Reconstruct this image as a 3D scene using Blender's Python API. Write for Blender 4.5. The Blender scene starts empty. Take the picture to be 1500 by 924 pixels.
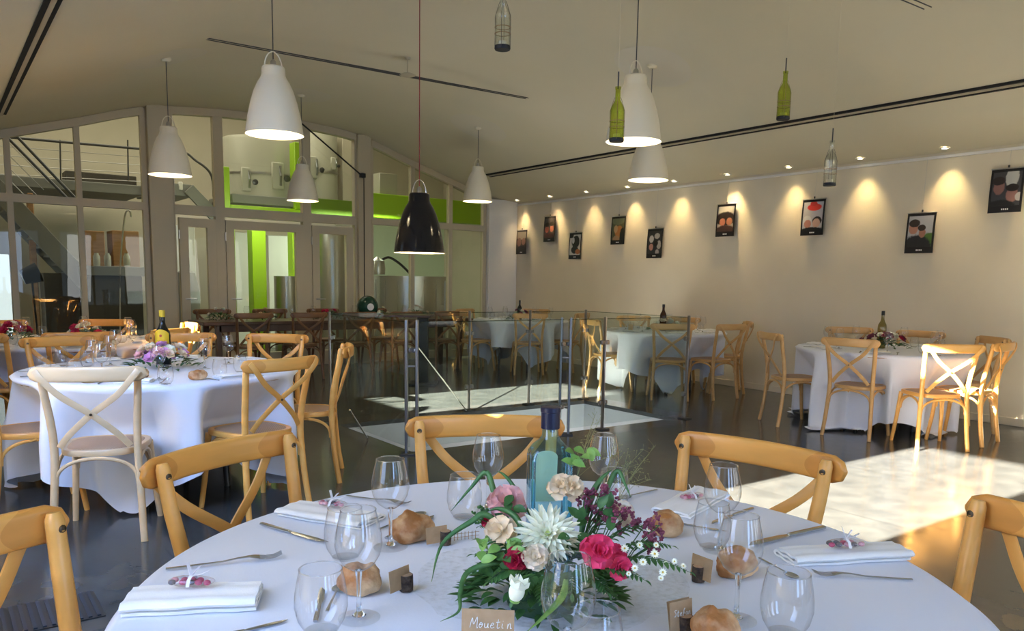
import bpy, math, random
from mathutils import Vector, Matrix, Quaternion, noise
S = bpy.context.scene
COL = S.collection
PI = math.pi
rnd = random.Random(7)

# ------------------------------------------------------------------ camera
# room axes: +X towards the photo wall, +Y towards the glazed gable, Z up
FPX, PPX, PPY, EYE = 1150.0, 750.0, 562.0, 1.32
ROLL = math.atan(.0172)
PITCH = math.atan((PPY-(401+.0172*PPX))*math.cos(ROLL)/FPX)
YAW = math.radians(36.49)
def _old(u, v):
    c, s = math.cos(ROLL), math.sin(ROLL)
    u, v = u*c-v*s, u*s+v*c
    c, s = math.cos(PITCH), math.sin(PITCH)
    return Vector((u, c+v*s, -s+v*c))
def _room(q):
    c, s = math.cos(YAW), math.sin(YAW)
    return Vector((q.x*c+q.y*s, -q.x*s+q.y*c, q.z))
fwd = _room(_old(0, 0)).normalized()
rgt = _room(_old(1, 0)-_old(0, 0)).normalized()
upv = _room(_old(0, 1)-_old(0, 0)).normalized()
cd = bpy.data.cameras.new('camera'); cam = bpy.data.objects.new('camera', cd); COL.objects.link(cam)
cam.matrix_world = Matrix(((rgt.x, upv.x, -fwd.x, 0), (rgt.y, upv.y, -fwd.y, 0), (rgt.z, upv.z, -fwd.z, EYE), (0, 0, 0, 1)))
cd.sensor_width = 36; cd.lens = FPX/1500*36; cd.shift_y = (462-PPY)/1500*-1
cd.clip_start = .05; cd.clip_end = 200
S.camera = cam
def ray(x, y): return _room(_old((x-PPX)/FPX, -(y-PPY)/FPX))
E0 = Vector((0, 0, EYE))
def at(x, y, z=0.0):                 # photo point -> point at height z
    r = ray(x, y); return E0+r*((z-EYE)/r.z)
def atd(x, y, d):                    # -> point on the plane Y = d
    r = ray(x, y); return E0+r*(d/r.y)
def atn(x, y, n):
    r = ray(x, y); return E0+r*(n/r.x)
def aty(x, y, Y):                    # -> point at distance Y straight ahead
    return E0+ray(x, y)*Y

# ------------------------------------------------------------------ light
S.view_settings.view_transform = 'Standard'; S.view_settings.look = 'None'
S.view_settings.exposure = 0.64; S.view_settings.gamma = 1.0
S.view_settings.use_curve_mapping = False
S.cycles.transparent_max_bounces = 40
S.cycles.max_bounces = 10; S.cycles.sample_clamp_indirect = 40
w = bpy.data.worlds.new('world'); S.world = w; w.use_nodes = True
bg = w.node_tree.nodes['Background']; bg.inputs[0].default_value = (.62, .8, 1, 1); bg.inputs[1].default_value = .5
def lamp(kind, name, loc, energy, color, target=None, **k):
    l = bpy.data.lights.new(name, kind); o = bpy.data.objects.new(name, l); COL.objects.link(o)
    o.location = loc; l.energy = energy; l.color = color
    if target is not None:
        o.rotation_euler = (Vector(target)-Vector(loc)).to_track_quat('-Z', 'Y').to_euler()
    for a, b in k.items(): setattr(l, a, b)
    return o
SUN_E = math.radians(20.2)
lamp('SUN', 'sun', (-6, 4, 6), 96, (1, .94, .80), (-6+math.cos(SUN_E), 4, 6-math.sin(SUN_E)), angle=.009)
NEAR_D, LEFT_N = -2.6, -.55
for i, (n0, n1, e, c_) in enumerate(((.2, .8, 13, (.30, .52, 1)), (1.5, 2.1, 9, (.5, .66, 1)), (3.2, 3.8, 8, (.95, .96, 1)), (4.7, 5.3, 13, (1, .97, .92)), (6.2, 6.8, 13, (1, .96, .9)), (7.5, 8.1, 8, (1, .96, .9)))):    # daylight in the three windows behind the camera
    lamp('AREA', 'daylight_near', ((n0+n1)/2, NEAR_D+.06, 1.5), e, c_, ((n0+n1)/2, 1.5, .2 if c_[0] < .99 else 2.2), spread=math.radians(125 if c_[0] < .99 else 180),
         shape='RECTANGLE', size=n1-n0, size_y=2.0)
for d0, d1, e in ((-1.5, -.7, 3), (.6, 1.4, 9), (3.5, 4.1, 4), (4.4, 5.0, 4)):                     # daylight in the side windows
    lamp('AREA', 'daylight_side', (LEFT_N+.06, (d0+d1)/2, 1.6), e, (.30, .51, 1), (2, (d0+d1)/2, .1), spread=math.radians(120),
         shape='RECTANGLE', size=d1-d0, size_y=1.7)
lamp('AREA', 'daylight_side', (LEFT_N+.06, 2.62, 2.15), 32, (.27, .48, 1), (1.0, 4.5, .4), spread=math.radians(130), shape='RECTANGLE', size=.9, size_y=.8)   # sky in the high side window
# the hall beyond the glazed gable and the lower floor under the stairwell
lamp('AREA', 'hall_light', (3.4, 14.2, 5.2), 110, (1, .92, .78), (3.4, 14.4, 0), shape='RECTANGLE', size=7, size_y=2.4)
lamp('AREA', 'bay_light', (6.6, 13.5, 2.4), 40, (.85, 1, .8), (6.6, 14.6, 0), shape='RECTANGLE', size=1.6, size_y=.6)
lamp('AREA', 'door_light', (4.35, 12.2, 2.55), 16, (.95, 1, .85), (4.3, 13.2, 1.2), shape='RECTANGLE', size=1.2, size_y=.3)  # unseen fill lamp added to brighten the green post
lamp('AREA', 'lower_floor_light', (5.3, 5.55, -1.0), 13, (.93, .97, 1), (5.4, 6.6, -.5), shape='RECTANGLE', size=.7, size_y=.5)  # unseen fill lamp added so the stairwell does not go dark

# ------------------------------------------------------------------ helpers
class MB:
    def __init__(s): s.v = []; s.f = []
    def add(s, vs, fs):
        k = len(s.v); s.v += [tuple(p) for p in vs]; s.f += [tuple(i+k for i in f) for f in fs]; return s
    def box(s, c, d, r=0.0, M=None):
        c = Vector(c); hx, hy, hz = d[0]/2, d[1]/2, d[2]/2
        if r <= 0:
            vs = [Vector((x*hx, y*hy, z*hz)) for x in (-1, 1) for y in (-1, 1) for z in (-1, 1)]
            fs = [(0, 1, 3, 2), (4, 6, 7, 5), (0, 4, 5, 1), (2, 3, 7, 6), (0, 2, 6, 4), (1, 5, 7, 3)]
        else:
            r = min(r, hx*.9, hy*.9, hz*.9)
            vs = []; fs = []; idx = {}
            for x in (-1, 1):
                for y in (-1, 1):
                    for z in (-1, 1):
                        for a in range(3):
                            p = [x*(hx-r), y*(hy-r), z*(hz-r)]; p[a] += (x, y, z)[a]*r
                            idx[x, y, z, a] = len(vs); vs.append(Vector(p))
            q = lambda a, b, cc: (a, b, cc)
            for sgn in (-1, 1):
                fs.append(tuple(idx[sgn, y, z, 0] for y, z in ((-1, -1), (1, -1), (1, 1), (-1, 1))))
                fs.append(tuple(idx[x, sgn, z, 1] for x, z in ((-1, -1), (1, -1), (1, 1), (-1, 1))))
                fs.append(tuple(idx[x, y, sgn, 2] for x, y in ((-1, -1), (1, -1), (1, 1), (-1, 1))))
            for a in (-1, 1):
                for b in (-1, 1):
                    fs.append((idx[a, b, -1, 0], idx[a, b, 1, 0], idx[a, b, 1, 1], idx[a, b, -1, 1]))
                    fs.append((idx[a, -1, b, 0], idx[a, 1, b, 0], idx[a, 1, b, 2], idx[a, -1, b, 2]))
                    fs.append((idx[-1, a, b, 1], idx[1, a, b, 1], idx[1, a, b, 2], idx[-1, a, b, 2]))
                    for z in (-1, 1): fs.append((idx[a, b, z, 0], idx[a, b, z, 1], idx[a, b, z, 2]))
        if M is not None: vs = [M @ p for p in vs]
        return s.add([p+c for p in vs], fs)
    def bar(s, a, b, w, h, r=0.0, up=(0, 0, 1)):      # a box from a to b
        a, b = Vector(a), Vector(b); t = (b-a); L = t.length; t.normalize()
        u = Vector(up)
        if abs(u.dot(t)) > .95: u = Vector((1, 0, 0))
        x = t.cross(u).normalized(); u = x.cross(t)
        M = Matrix((x, t, u)).transposed()
        return s.box((a+b)/2, (w, L, h), r, M)
    def sweep(s, pts, ra, rb=None, n=10, cap=True, up=(0, 0, 1), p=2.0, closed=False):
        pts = [Vector(q) for q in pts]; N = len(pts)
        rb = ra if rb is None else rb
        fa = ra if isinstance(ra, (list, tuple)) else [ra]*N
        fb = rb if isinstance(rb, (list, tuple)) else [rb]*N
        rings = []; u0 = Vector(up)
        for i, q in enumerate(pts):
            if closed: t = pts[(i+1) % N]-pts[i-1]
            else: t = pts[min(i+1, N-1)]-pts[max(i-1, 0)]
            t.normalize()
            u = u0-t*u0.dot(t)
            if u.length < .05: u = Vector((1, 0, 0))-t*t.x
            if u.length < .05: u = Vector((0, 1, 0))-t*t.y
            u.normalize(); x = t.cross(u)
            if up == 'follow': u0 = u
            ring = []
            for k in range(n):
                an = 2*PI*(k+.5)/n; ca, sa = math.cos(an), math.sin(an)
                e = 2/p
                ca = math.copysign(abs(ca)**e, ca); sa = math.copysign(abs(sa)**e, sa)
                ring.append(q+x*(fa[i]*ca)+u*(fb[i]*sa))
            rings.append(ring)
        vs = [v for r_ in rings for v in r_]; fs = []
        M_ = N if closed else N-1
        for i in range(M_):
            j = (i+1) % N
            for k in range(n): fs.append((i*n+k, i*n+(k+1) % n, j*n+(k+1) % n, j*n+k))
        if cap and not closed: fs += [tuple(range(n))[::-1], tuple((N-1)*n+k for k in range(n))]
        return s.add(vs, fs)
    def lathe(s, prof, n=24, c=(0, 0, 0), M=None, cap=False):
        c = Vector(c); vs = []; fs = []
        for r, z in prof:
            for k in range(n):
                a = 2*PI*k/n; p = Vector((r*math.cos(a), r*math.sin(a), z))
                vs.append((M @ p if M is not None else p)+c)
        for i in range(len(prof)-1):
            for k in range(n): fs.append((i*n+k, i*n+(k+1) % n, (i+1)*n+(k+1) % n, (i+1)*n+k))
        if cap: fs += [tuple(range(n))[::-1], tuple((len(prof)-1)*n+k for k in range(n))]
        return s.add(vs, fs)
    def loft(s, rings, cap=True):
        n = len(rings[0]); vs = [p for r in rings for p in r]; fs = []
        for i in range(len(rings)-1):
            for k in range(n): fs.append((i*n+k, i*n+(k+1) % n, (i+1)*n+(k+1) % n, (i+1)*n+k))
        if cap: fs += [tuple(range(n))[::-1], tuple((len(rings)-1)*n+k for k in range(n))]
        return s.add(vs, fs)
    def grid(s, fn, nu, nv, wrap=False):
        vs = [fn(i, j) for j in range(nv) for i in range(nu)]; fs = []
        for j in range(nv-1):
            for i in range(nu if wrap else nu-1):
                a = (i+1) % nu; fs.append((j*nu+i, j*nu+a, (j+1)*nu+a, (j+1)*nu+i))
        return s.add(vs, fs)
    def ball(s, c, r, n=12, m=8, M=None, fn=None):
        c = Vector(c); r = (r, r, r) if isinstance(r, (int, float)) else r
        vs = [Vector((0, 0, -1))]
        for j in range(1, m):
            t = -PI/2+PI*j/m
            for k in range(n): vs.append(Vector((math.cos(t)*math.cos(2*PI*k/n), math.cos(t)*math.sin(2*PI*k/n), math.sin(t))))
        vs.append(Vector((0, 0, 1))); fs = []
        for k in range(n): fs.append((0, 1+(k+1) % n, 1+k))
        for j in range(m-2):
            for k in range(n): a = 1+j*n; fs.append((a+k, a+(k+1) % n, a+n+(k+1) % n, a+n+k))
        a = 1+(m-2)*n; L = len(vs)-1
        for k in range(n): fs.append((a+k, a+(k+1) % n, L))
        out = []
        for p in vs:
            q = Vector((p.x*r[0], p.y*r[1], p.z*r[2]))
            if fn: q = fn(p, q)
            if M is not None: q = M @ q
            out.append(q+c)
        return s.add(out, fs)
    def prism(s, poly, z0, z1, M=None, c=(0, 0, 0)):
        n = len(poly); vs = [Vector((x, y, z0)) for x, y in poly]+[Vector((x, y, z1)) for x, y in poly]
        if M is not None: vs = [M @ v for v in vs]
        vs = [v+Vector(c) for v in vs]
        return s.add(vs, [tuple(range(n))[::-1], tuple(range(n, 2*n))]+[(k, (k+1) % n, n+(k+1) % n, n+k) for k in range(n)])
    def strip(s, pts, width, th, axis, ws=None):           # a flat ribbon of thickness th following pts, width along axis
        ax = Vector(axis); N = len(pts); pts = [Vector(p) for p in pts]; rings = []
        for i, p in enumerate(pts):
            t = (pts[min(i+1, N-1)]-pts[max(i-1, 0)]).normalized(); nn = t.cross(ax).normalized()
            w_ = (ws[i] if ws else width)/2
            rings.append([p-ax*w_-nn*th/2, p+ax*w_-nn*th/2, p+ax*w_+nn*th/2, p-ax*w_+nn*th/2])
        return s.loft(rings)
    def build(s, name, m, parent=None, loc=(0, 0, 0), smooth=True, sharp=40):
        me = bpy.data.meshes.new(name); me.from_pydata(s.v, [], s.f); me.validate(); me.update()
        import bmesh
        b = bmesh.new(); b.from_mesh(me); bmesh.ops.recalc_face_normals(b, faces=b.faces); b.to_mesh(me); b.free()
        if smooth:
            me.shade_smooth()
            me.set_sharp_from_angle(angle=math.radians(sharp))
        if m: me.materials.append(m)
        o = bpy.data.objects.new(name, me); COL.objects.link(o); o.location = loc
        if parent: o.parent = parent
        return o
def tag(o, label, cat, group=None):
    o['label'] = label; o['category'] = cat
    if group: o['group'] = group
    return o
def thing(name, label, cat, loc=(0, 0, 0), rotz=0.0, group=None):
    o = bpy.data.objects.new(name, None); COL.objects.link(o); o.empty_display_size = .1
    o.location = loc; o.rotation_euler = (0, 0, rotz)
    return tag(o, label, cat, group)
def struct(o): o['kind'] = 'structure'; return o
def dup(o, parent=None, loc=None, rotz=None, label=None, group=None):
    c = o.copy(); COL.objects.link(c)
    if parent: c.parent = parent
    if loc is not None: c.location = loc
    if rotz is not None: c.rotation_euler = (0, 0, rotz)
    if label: c['label'] = label
    if group: c['group'] = group
    for ch in list(o.children): dup(ch, c)
    return c
def spline(pts, n):                   # Catmull-Rom through the points, n steps per span
    P = [Vector(p) for p in pts]; out = []
    for i in range(len(P)-1):
        a, b, c, d = P[max(i-1, 0)], P[i], P[i+1], P[min(i+2, len(P)-1)]
        for k in range(n):
            t = k/n
            out.append(.5*((2*b)+(c-a)*t+(2*a-5*b+4*c-d)*t*t+(3*b-a-3*c+d)*t**3))
    return out+[P[-1]]
ORD = ['first', 'second', 'third', 'fourth', 'fifth', 'sixth', 'seventh', 'eighth', 'ninth', 'tenth', 'eleventh', 'twelfth', 'thirteenth', 'fourteenth']
def px(p):
    q = Vector(p)-E0; z = q.dot(fwd); return PPX+FPX*q.dot(rgt)/z, PPY-FPX*q.dot(upv)/z

# ------------------------------------------------------------------ materials
def mat(name, col, rough=.5, metal=0.0, col2=None, scale=8.0, stretch=(1, 1, 1), bump=0.0, bscale=None, spec=.5,
        trans=0.0, ior=1.45, sheen=0.0, sss=0.0, emit=None, estr=0.0, alpha=1.0, detail=4.0, lo=.35, hi=.65, coat=0.0):
    m = bpy.data.materials.new(name); m.use_nodes = True; nt = m.node_tree; b = nt.nodes['Principled BSDF']
    c4 = lambda c: (c[0], c[1], c[2], 1)
    I = b.inputs
    I['Base Color'].default_value = c4(col); I['Roughness'].default_value = rough; I['Metallic'].default_value = metal
    I['Specular IOR Level'].default_value = spec; I['IOR'].default_value = ior; I['Transmission Weight'].default_value = trans
    I['Coat Weight'].default_value = coat; I['Sheen Weight'].default_value = sheen; I['Alpha'].default_value = alpha
    if sss: I['Subsurface Weight'].default_value = sss; I['Subsurface Radius'].default_value = (.01, .006, .004)
    if emit: I['Emission Color'].default_value = c4(emit); I['Emission Strength'].default_value = estr
    if col2 is not None or bump:
        tc = nt.nodes.new('ShaderNodeTexCoord'); mp = nt.nodes.new('ShaderNodeMapping'); mp.inputs['Scale'].default_value = stretch
        nt.links.new(tc.outputs['Object'], mp.inputs[0])
        nz = nt.nodes.new('ShaderNodeTexNoise'); nz.inputs['Scale'].default_value = scale; nz.inputs['Detail'].default_value = detail
        nt.links.new(mp.outputs[0], nz.inputs['Vector'])
        if col2 is not None:
            cr = nt.nodes.new('ShaderNodeValToRGB'); cr.color_ramp.elements[0].position = lo; cr.color_ramp.elements[1].position = hi
            cr.color_ramp.elements[0].color = c4(col); cr.color_ramp.elements[1].color = c4(col2)
            nt.links.new(nz.outputs['Fac'], cr.inputs[0]); nt.links.new(cr.outputs[0], I['Base Color'])
        if bump:
            n2 = nz
            if bscale:
                n2 = nt.nodes.new('ShaderNodeTexNoise'); n2.inputs['Scale'].default_value = bscale; nt.links.new(mp.outputs[0], n2.inputs['Vector'])
            bp = nt.nodes.new('ShaderNodeBump'); bp.inputs['Strength'].default_value = bump; bp.inputs['Distance'].default_value = .01
            nt.links.new(n2.outputs['Fac'], bp.inputs['Height']); nt.links.new(bp.outputs[0], I['Normal'])
    return m
def thin_glass(name, tint=(1, 1, 1), edge=.35, base=.04, rough=.0, dark=(1, 1, 1)):   # thin clear sheet: lets light through, mirrors at grazing angles
    m = bpy.data.materials.new(name); m.use_nodes = True; nt = m.node_tree; nt.nodes.clear()
    out = nt.nodes.new('ShaderNodeOutputMaterial'); mx = nt.nodes.new('ShaderNodeMixShader')
    tr = nt.nodes.new('ShaderNodeBsdfTransparent'); gl = nt.nodes.new('ShaderNodeBsdfGlossy'); gl.inputs['Roughness'].default_value = rough
    lw = nt.nodes.new('ShaderNodeLayerWeight'); lw.inputs['Blend'].default_value = .5
    pw = nt.nodes.new('ShaderNodeMath'); pw.operation = 'POWER'; pw.inputs[1].default_value = 4.0
    ml = nt.nodes.new('ShaderNodeMath'); ml.operation = 'MULTIPLY_ADD'; ml.inputs[1].default_value = edge; ml.inputs[2].default_value = base
    ml.use_clamp = True
    cm = nt.nodes.new('ShaderNodeMix'); cm.data_type = 'RGBA'
    cm.inputs[6].default_value = (*tint, 1); cm.inputs[7].default_value = (*dark, 1)
    nt.links.new(lw.outputs['Facing'], pw.inputs[0]); nt.links.new(pw.outputs[0], ml.inputs[0])
    nt.links.new(pw.outputs[0], cm.inputs[0]); nt.links.new(cm.outputs[2], tr.inputs[0])
    nt.links.new(ml.outputs[0], mx.inputs[0]); nt.links.new(tr.outputs[0], mx.inputs[1]); nt.links.new(gl.outputs[0], mx.inputs[2])
    nt.links.new(mx.outputs[0], out.inputs[0])
    return m
M = {}
M['wall'] = mat('wall_paint', (.70, .625, .475), .8, col2=(.73, .655, .505), scale=1.5, bump=.03, bscale=60)
M['ceiling'] = mat('ceiling_paint', (.74, .68, .50), .85, col2=(.77, .71, .53), scale=.8, bump=.02, bscale=50)
M['frame'] = mat('grey_window_frame', (.55, .48, .33), .45)
M['white_paint'] = mat('white_paint', (.8, .78, .74), .6)
M['shade_white'] = mat('white_lacquer', (.80, .73, .55), .45)
M['inner_white'] = mat('lamp_inside', (.9, .88, .8), .5)
M['black_gloss'] = mat('black_lacquer', (.006, .006, .007), .12)
M['black'] = mat('black_matt', (.012, .012, .012), .5)
M['slot'] = mat('slot_black', (.01, .01, .01), .7)
M['honey'] = mat('honey_beech', (.78, .375, .082), .32, col2=(.84, .44, .115), scale=6, stretch=(1, 1, 3), bump=.02, bscale=40)
M['pale'] = mat('pale_beech', (.66, .45, .24), .35, col2=(.71, .50, .28), scale=6, stretch=(1, 1, 3))  # beech lightened to carry window light on one chair
M['brown'] = mat('brown_beech', (.17, .075, .028), .35, col2=(.21, .10, .04), scale=6, stretch=(1, 1, 3))  # beech darkened to carry the shade on the chairs at the long table
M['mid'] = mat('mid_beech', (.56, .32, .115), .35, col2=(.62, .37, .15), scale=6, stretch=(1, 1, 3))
M['bulb'] = mat('lit_bulb', (1, 1, 1), .5, emit=(1, .85, .55), estr=9)
M['spot_led'] = mat('lit_spot', (1, 1, 1), .5, emit=(1, .86, .6), estr=14)
M['steel'] = mat('brushed_steel', (.55, .54, .52), .28, 1.0); M['post_steel'] = mat('post_steel', (.30, .29, .28), .32, 1.0)
M['chrome'] = mat('cutlery_steel', (.52, .56, .62), .18, 1.0)
M['dark_steel'] = mat('dark_steel', (.10, .10, .10), .4, .8)
M['screw'] = mat('screw_brass', (.12, .09, .06), .35, .9)
M['linen'] = mat('white_linen', (.75, .77, .83), .85, sheen=.2, bump=.04, bscale=220)
M['napkin'] = mat('white_napkin', (.90, .885, .84), .9, sheen=.2, bump=.08, bscale=300)
M['glass'] = thin_glass('clear_glass', (.99, .993, .993), .9, .085, .0, (.66, .68, .69))
M['glass_foot'] = thin_glass('clear_glass_foot', (.985, .99, .99), .35, .05, .0, (.90, .91, .92))
M['glass_solid'] = mat('glass_stem', (.97, .98, .98), .0, trans=1.0, ior=1.45)
M['pane'] = thin_glass('window_glass', (.90, .91, .85), .6, .02)
M['balustrade'] = thin_glass('balustrade_glass', (.90, .935, .925), .45, .015)
M['kraft'] = mat('kraft_paper', (.42, .27, .14), .8, col2=(.47, .31, .17), scale=60)
M['ink'] = mat('white_ink', (.85, .84, .8), .6)
M['bark'] = mat('bark', (.035, .02, .012), .9, col2=(.11, .07, .045), scale=90, bump=.8, bscale=120)
M['cut_wood'] = mat('cut_wood', (.42, .25, .14), .7, col2=(.5, .32, .19), scale=80)
M['crust'] = mat('bread_crust', (.38, .15, .04), .6, col2=(.74, .50, .27), scale=22, detail=8, lo=.4, hi=.68, bump=.35, bscale=70)
M['leaf'] = mat('leaf_green', (.035, .10, .025), .45, col2=(.06, .16, .035), scale=40, spec=.4)
M['leaf_light'] = mat('leaf_light_green', (.16, .33, .06), .5, col2=(.25, .42, .09), scale=50)
M['grass'] = mat('grass_blade', (.06, .16, .045), .45, col2=(.11, .24, .07), scale=40)
M['petal_white'] = mat('petal_white', (.92, .90, .68), .6, sss=.15)
M['petal_cream'] = mat('petal_cream', (.88, .68, .44), .6, sss=.15)
M['petal_blush'] = mat('petal_blush', (.88, .74, .56), .6, sss=.15)
M['petal_pink'] = mat('petal_pink', (.88, .50, .46), .6, sss=.15)
M['petal_hot'] = mat('petal_hot_pink', (.85, .06, .17), .55, sss=.1)
M['petal_red'] = mat('petal_crimson', (.55, .02, .07), .55, sss=.1)
M['petal_purple'] = mat('petal_purple', (.24, .05, .085), .6)
M['petal_green'] = mat('petal_green_yellow', (.62, .68, .2), .6, sss=.1)
M['petal_lilac'] = mat('petal_lilac', (.75, .35, .60), .6, sss=.1)
M['yellow_eye'] = mat('flower_eye', (.7, .45, .06), .8)
M['rope'] = mat('jute', (.32, .2, .1), .9)
M['wood_dark'] = mat('dark_wood', (.075, .032, .016), .35, col2=(.11, .05, .025), scale=5, stretch=(1, 8, 1))
M['wood_board'] = mat('orange_board', (.30, .15, .055), .55, col2=(.38, .2, .08), scale=4, stretch=(1, 1, 8))
M['tank'] = mat('tank_enamel', (.50, .49, .40), .35)
M['green'] = mat('lime_green_paint', (.36, .62, .015), .4)
M['green_dim'] = mat('olive_green_paint', (.16, .27, .02), .5)
M['hall_wall'] = mat('hall_plaster', (.62, .57, .45), .8, col2=(.66, .60, .48), scale=2)
M['hall_floor'] = mat('hall_floor', (.14, .13, .11), .35)
M['hall_grey'] = mat('hall_grey', (.24, .24, .215), .6)
M['hall_dark'] = mat('hall_brown', (.06, .05, .035), .6)
M['concrete'] = mat('pale_concrete', (.42, .43, .42), .7, col2=(.47, .48, .47), scale=3)
M['lens'] = mat('opal_panel', (1, 1, 1), .5, emit=(1, .95, .85), estr=5)
def floor_mat():
    m = mat('polished_slate_floor', (.050, .051, .050), .16, col2=(.082, .082, .077), scale=5.5, detail=11, lo=.3, hi=.7)
    nt = m.node_tree; b = nt.nodes['Principled BSDF']
    tc = nt.nodes.new('ShaderNodeTexCoord'); br = nt.nodes.new('ShaderNodeTexBrick'); br.offset = 0
    br.inputs['Scale'].default_value = 1.0; br.inputs['Mortar Size'].default_value = .0035; br.inputs['Brick Width'].default_value = 1.15; br.inputs['Row Height'].default_value = 1.15
    mp = nt.nodes.new('ShaderNodeMapping'); mp.inputs['Location'].default_value = (.3, .28, 0)
    nt.links.new(tc.outputs['Object'], mp.inputs[0]); nt.links.new(mp.outputs[0], br.inputs['Vector'])
    mx = nt.nodes.new('ShaderNodeMix'); mx.data_type = 'RGBA'; mx.inputs[7].default_value = (.03, .03, .03, 1)
    src = b.inputs['Base Color'].links[0].from_socket
    nt.links.new(src, mx.inputs[6]); nt.links.new(br.outputs['Fac'], mx.inputs[0]); nt.links.new(mx.outputs[2], b.inputs['Base Color'])
    nz = nt.nodes.new('ShaderNodeTexNoise'); nz.inputs['Scale'].default_value = 14; nz.inputs['Detail'].default_value = 6
    nt.links.new(tc.outputs['Object'], nz.inputs['Vector'])
    mr = nt.nodes.new('ShaderNodeMapRange'); mr.inputs['To Min'].default_value = .11; mr.inputs['To Max'].default_value = .24
    nt.links.new(nz.outputs['Fac'], mr.inputs['Value']); nt.links.new(mr.outputs[0], b.inputs['Roughness'])
    return m
M['floor'] = floor_mat()
def rail_mat(name, base, dark):       # bent rail with slanting glued joints near both ends
    m = mat(name, base, .3, col2=tuple(c*1.13 for c in base), scale=5, stretch=(1, 3, 6)); nt = m.node_tree; b = nt.nodes['Principled BSDF']
    src = b.inputs['Base Color'].links[0].from_socket
    tc = nt.nodes.new('ShaderNodeTexCoord'); sp = nt.nodes.new('ShaderNodeSeparateXYZ'); nt.links.new(tc.outputs['Object'], sp.inputs[0])
    ab = nt.nodes.new('ShaderNodeMath'); ab.operation = 'ABSOLUTE'; nt.links.new(sp.outputs[0], ab.inputs[0])
    zz = nt.nodes.new('ShaderNodeMath'); zz.operation = 'SUBTRACT'; zz.inputs[1].default_value = .853; nt.links.new(sp.outputs[2], zz.inputs[0])
    sq = nt.nodes.new('ShaderNodeMath'); sq.operation = 'POWER'; sq.inputs[1].default_value = 2; nt.links.new(zz.outputs[0], sq.inputs[0])
    k = nt.nodes.new('ShaderNodeMath'); k.operation = 'MULTIPLY_ADD'; k.inputs[1].default_value = -26; nt.links.new(sq.outputs[0], k.inputs[0]); nt.links.new(ab.outputs[0], k.inputs[2])
    g = nt.nodes.new('ShaderNodeMath'); g.operation = 'GREATER_THAN'; g.inputs[1].default_value = .135; nt.links.new(k.outputs[0], g.inputs[0])
    mx = nt.nodes.new('ShaderNodeMix'); mx.data_type = 'RGBA'; mx.blend_type = 'MULTIPLY'; mx.inputs[7].default_value = (*dark, 1)
    nt.links.new(g.outputs[0], mx.inputs[0]); nt.links.new(src, mx.inputs[6]); nt.links.new(mx.outputs[2], b.inputs['Base Color'])
    return m
M['rail'] = rail_mat('honey_rail', (.78, .38, .085), (.86, .78, .7))
def cane_mat():
    m = mat('woven_cane', (.45, .29, .18), .6); nt = m.node_tree; b = nt.nodes['Principled BSDF']
    tc = nt.nodes.new('ShaderNodeTexCoord'); ck = nt.nodes.new('ShaderNodeTexChecker'); ck.inputs['Scale'].default_value = 130
    ck.inputs[1].default_value = (.50, .33, .21, 1); ck.inputs[2].default_value = (.36, .22, .13, 1)
    nt.links.new(tc.outputs['Object'], ck.inputs[0]); nt.links.new(ck.outputs[0], b.inputs['Base Color'])
    return m
M['cane'] = cane_mat()
# ------------------------------------------------------------------ the room
WALL_N, GABLE_D = 8.55, 11.6
_vp = [(0, 3.66), (.7, 3.64), (1.55, 3.55), (2.39, 3.29), (3.28, 3.02), (3.9, 2.82), (4.55, 2.73)]
def vault(n):
    t = min(abs(n-4.0), 4.55)
    for i in range(len(_vp)-1):
        if t <= _vp[i+1][0]:
            g = lambda j: _vp[j] if j >= 0 else (-_vp[-j][0], _vp[-j][1])
            p0, p1, p2 = g(i-1), g(i), g(i+1); p3 = g(min(i+2, len(_vp)-1))
            h = p2[0]-p1[0]; u = (t-p1[0])/h
            m1 = (p2[1]-p0[1])/(p2[0]-p0[0])*h; m2 = (p3[1]-p1[1])/max(p3[0]-p1[0], 1e-6)*h
            return (2*u**3-3*u*u+1)*p1[1]+(u**3-2*u*u+u)*m1+(-2*u**3+3*u*u)*p2[1]+(u**3-u*u)*m2
    return _vp[-1][1]
HOLE = (2.95, 5.95, 5.27, 6.65)
b = MB()
def slab(n0, n1, d0, d1): b.box(((n0+n1)/2, (d0+d1)/2, -.02), (n1-n0, d1-d0, .04))
slab(LEFT_N-.1, WALL_N+.1, NEAR_D-.1, HOLE[2]); slab(LEFT_N-.1, WALL_N+.1, HOLE[3], GABLE_D+.1)
slab(LEFT_N-.1, HOLE[0], HOLE[2], HOLE[3]); slab(HOLE[1], WALL_N+.1, HOLE[2], HOLE[3])
struct(b.build('floor', M['floor'], smooth=False))
SUN_GAP = (.16, .64, 2.60, 3.16)                 # unseen opening added so the sun reaches one chair on the right
b = MB(); NS = 80; _ns = sorted({LEFT_N-.1+(WALL_N+.2-LEFT_N)*i/NS for i in range(NS+1)} | {SUN_GAP[0], SUN_GAP[1]})
for da, db in ((NEAR_D-.1, SUN_GAP[2]), (SUN_GAP[2], SUN_GAP[3]), (SUN_GAP[3], GABLE_D+.05)):
    for na, nb in zip(_ns, _ns[1:]):
        if da == SUN_GAP[2] and SUN_GAP[0]-1e-6 <= na and nb <= SUN_GAP[1]+1e-6: continue
        for h_ in (0, .12): b.add([(na, da, vault(na)+h_), (nb, da, vault(nb)+h_), (nb, db, vault(nb)+h_), (na, db, vault(na)+h_)], [(0, 1, 2, 3)])
import bmesh
def weld(o):
    m_ = bmesh.new(); m_.from_mesh(o.data); bmesh.ops.remove_doubles(m_, verts=m_.verts, dist=1e-5); bmesh.ops.recalc_face_normals(m_, faces=m_.faces); m_.to_mesh(o.data); m_.free(); return o
weld(struct(b.build('ceiling', M['ceiling'], sharp=60)))
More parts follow.
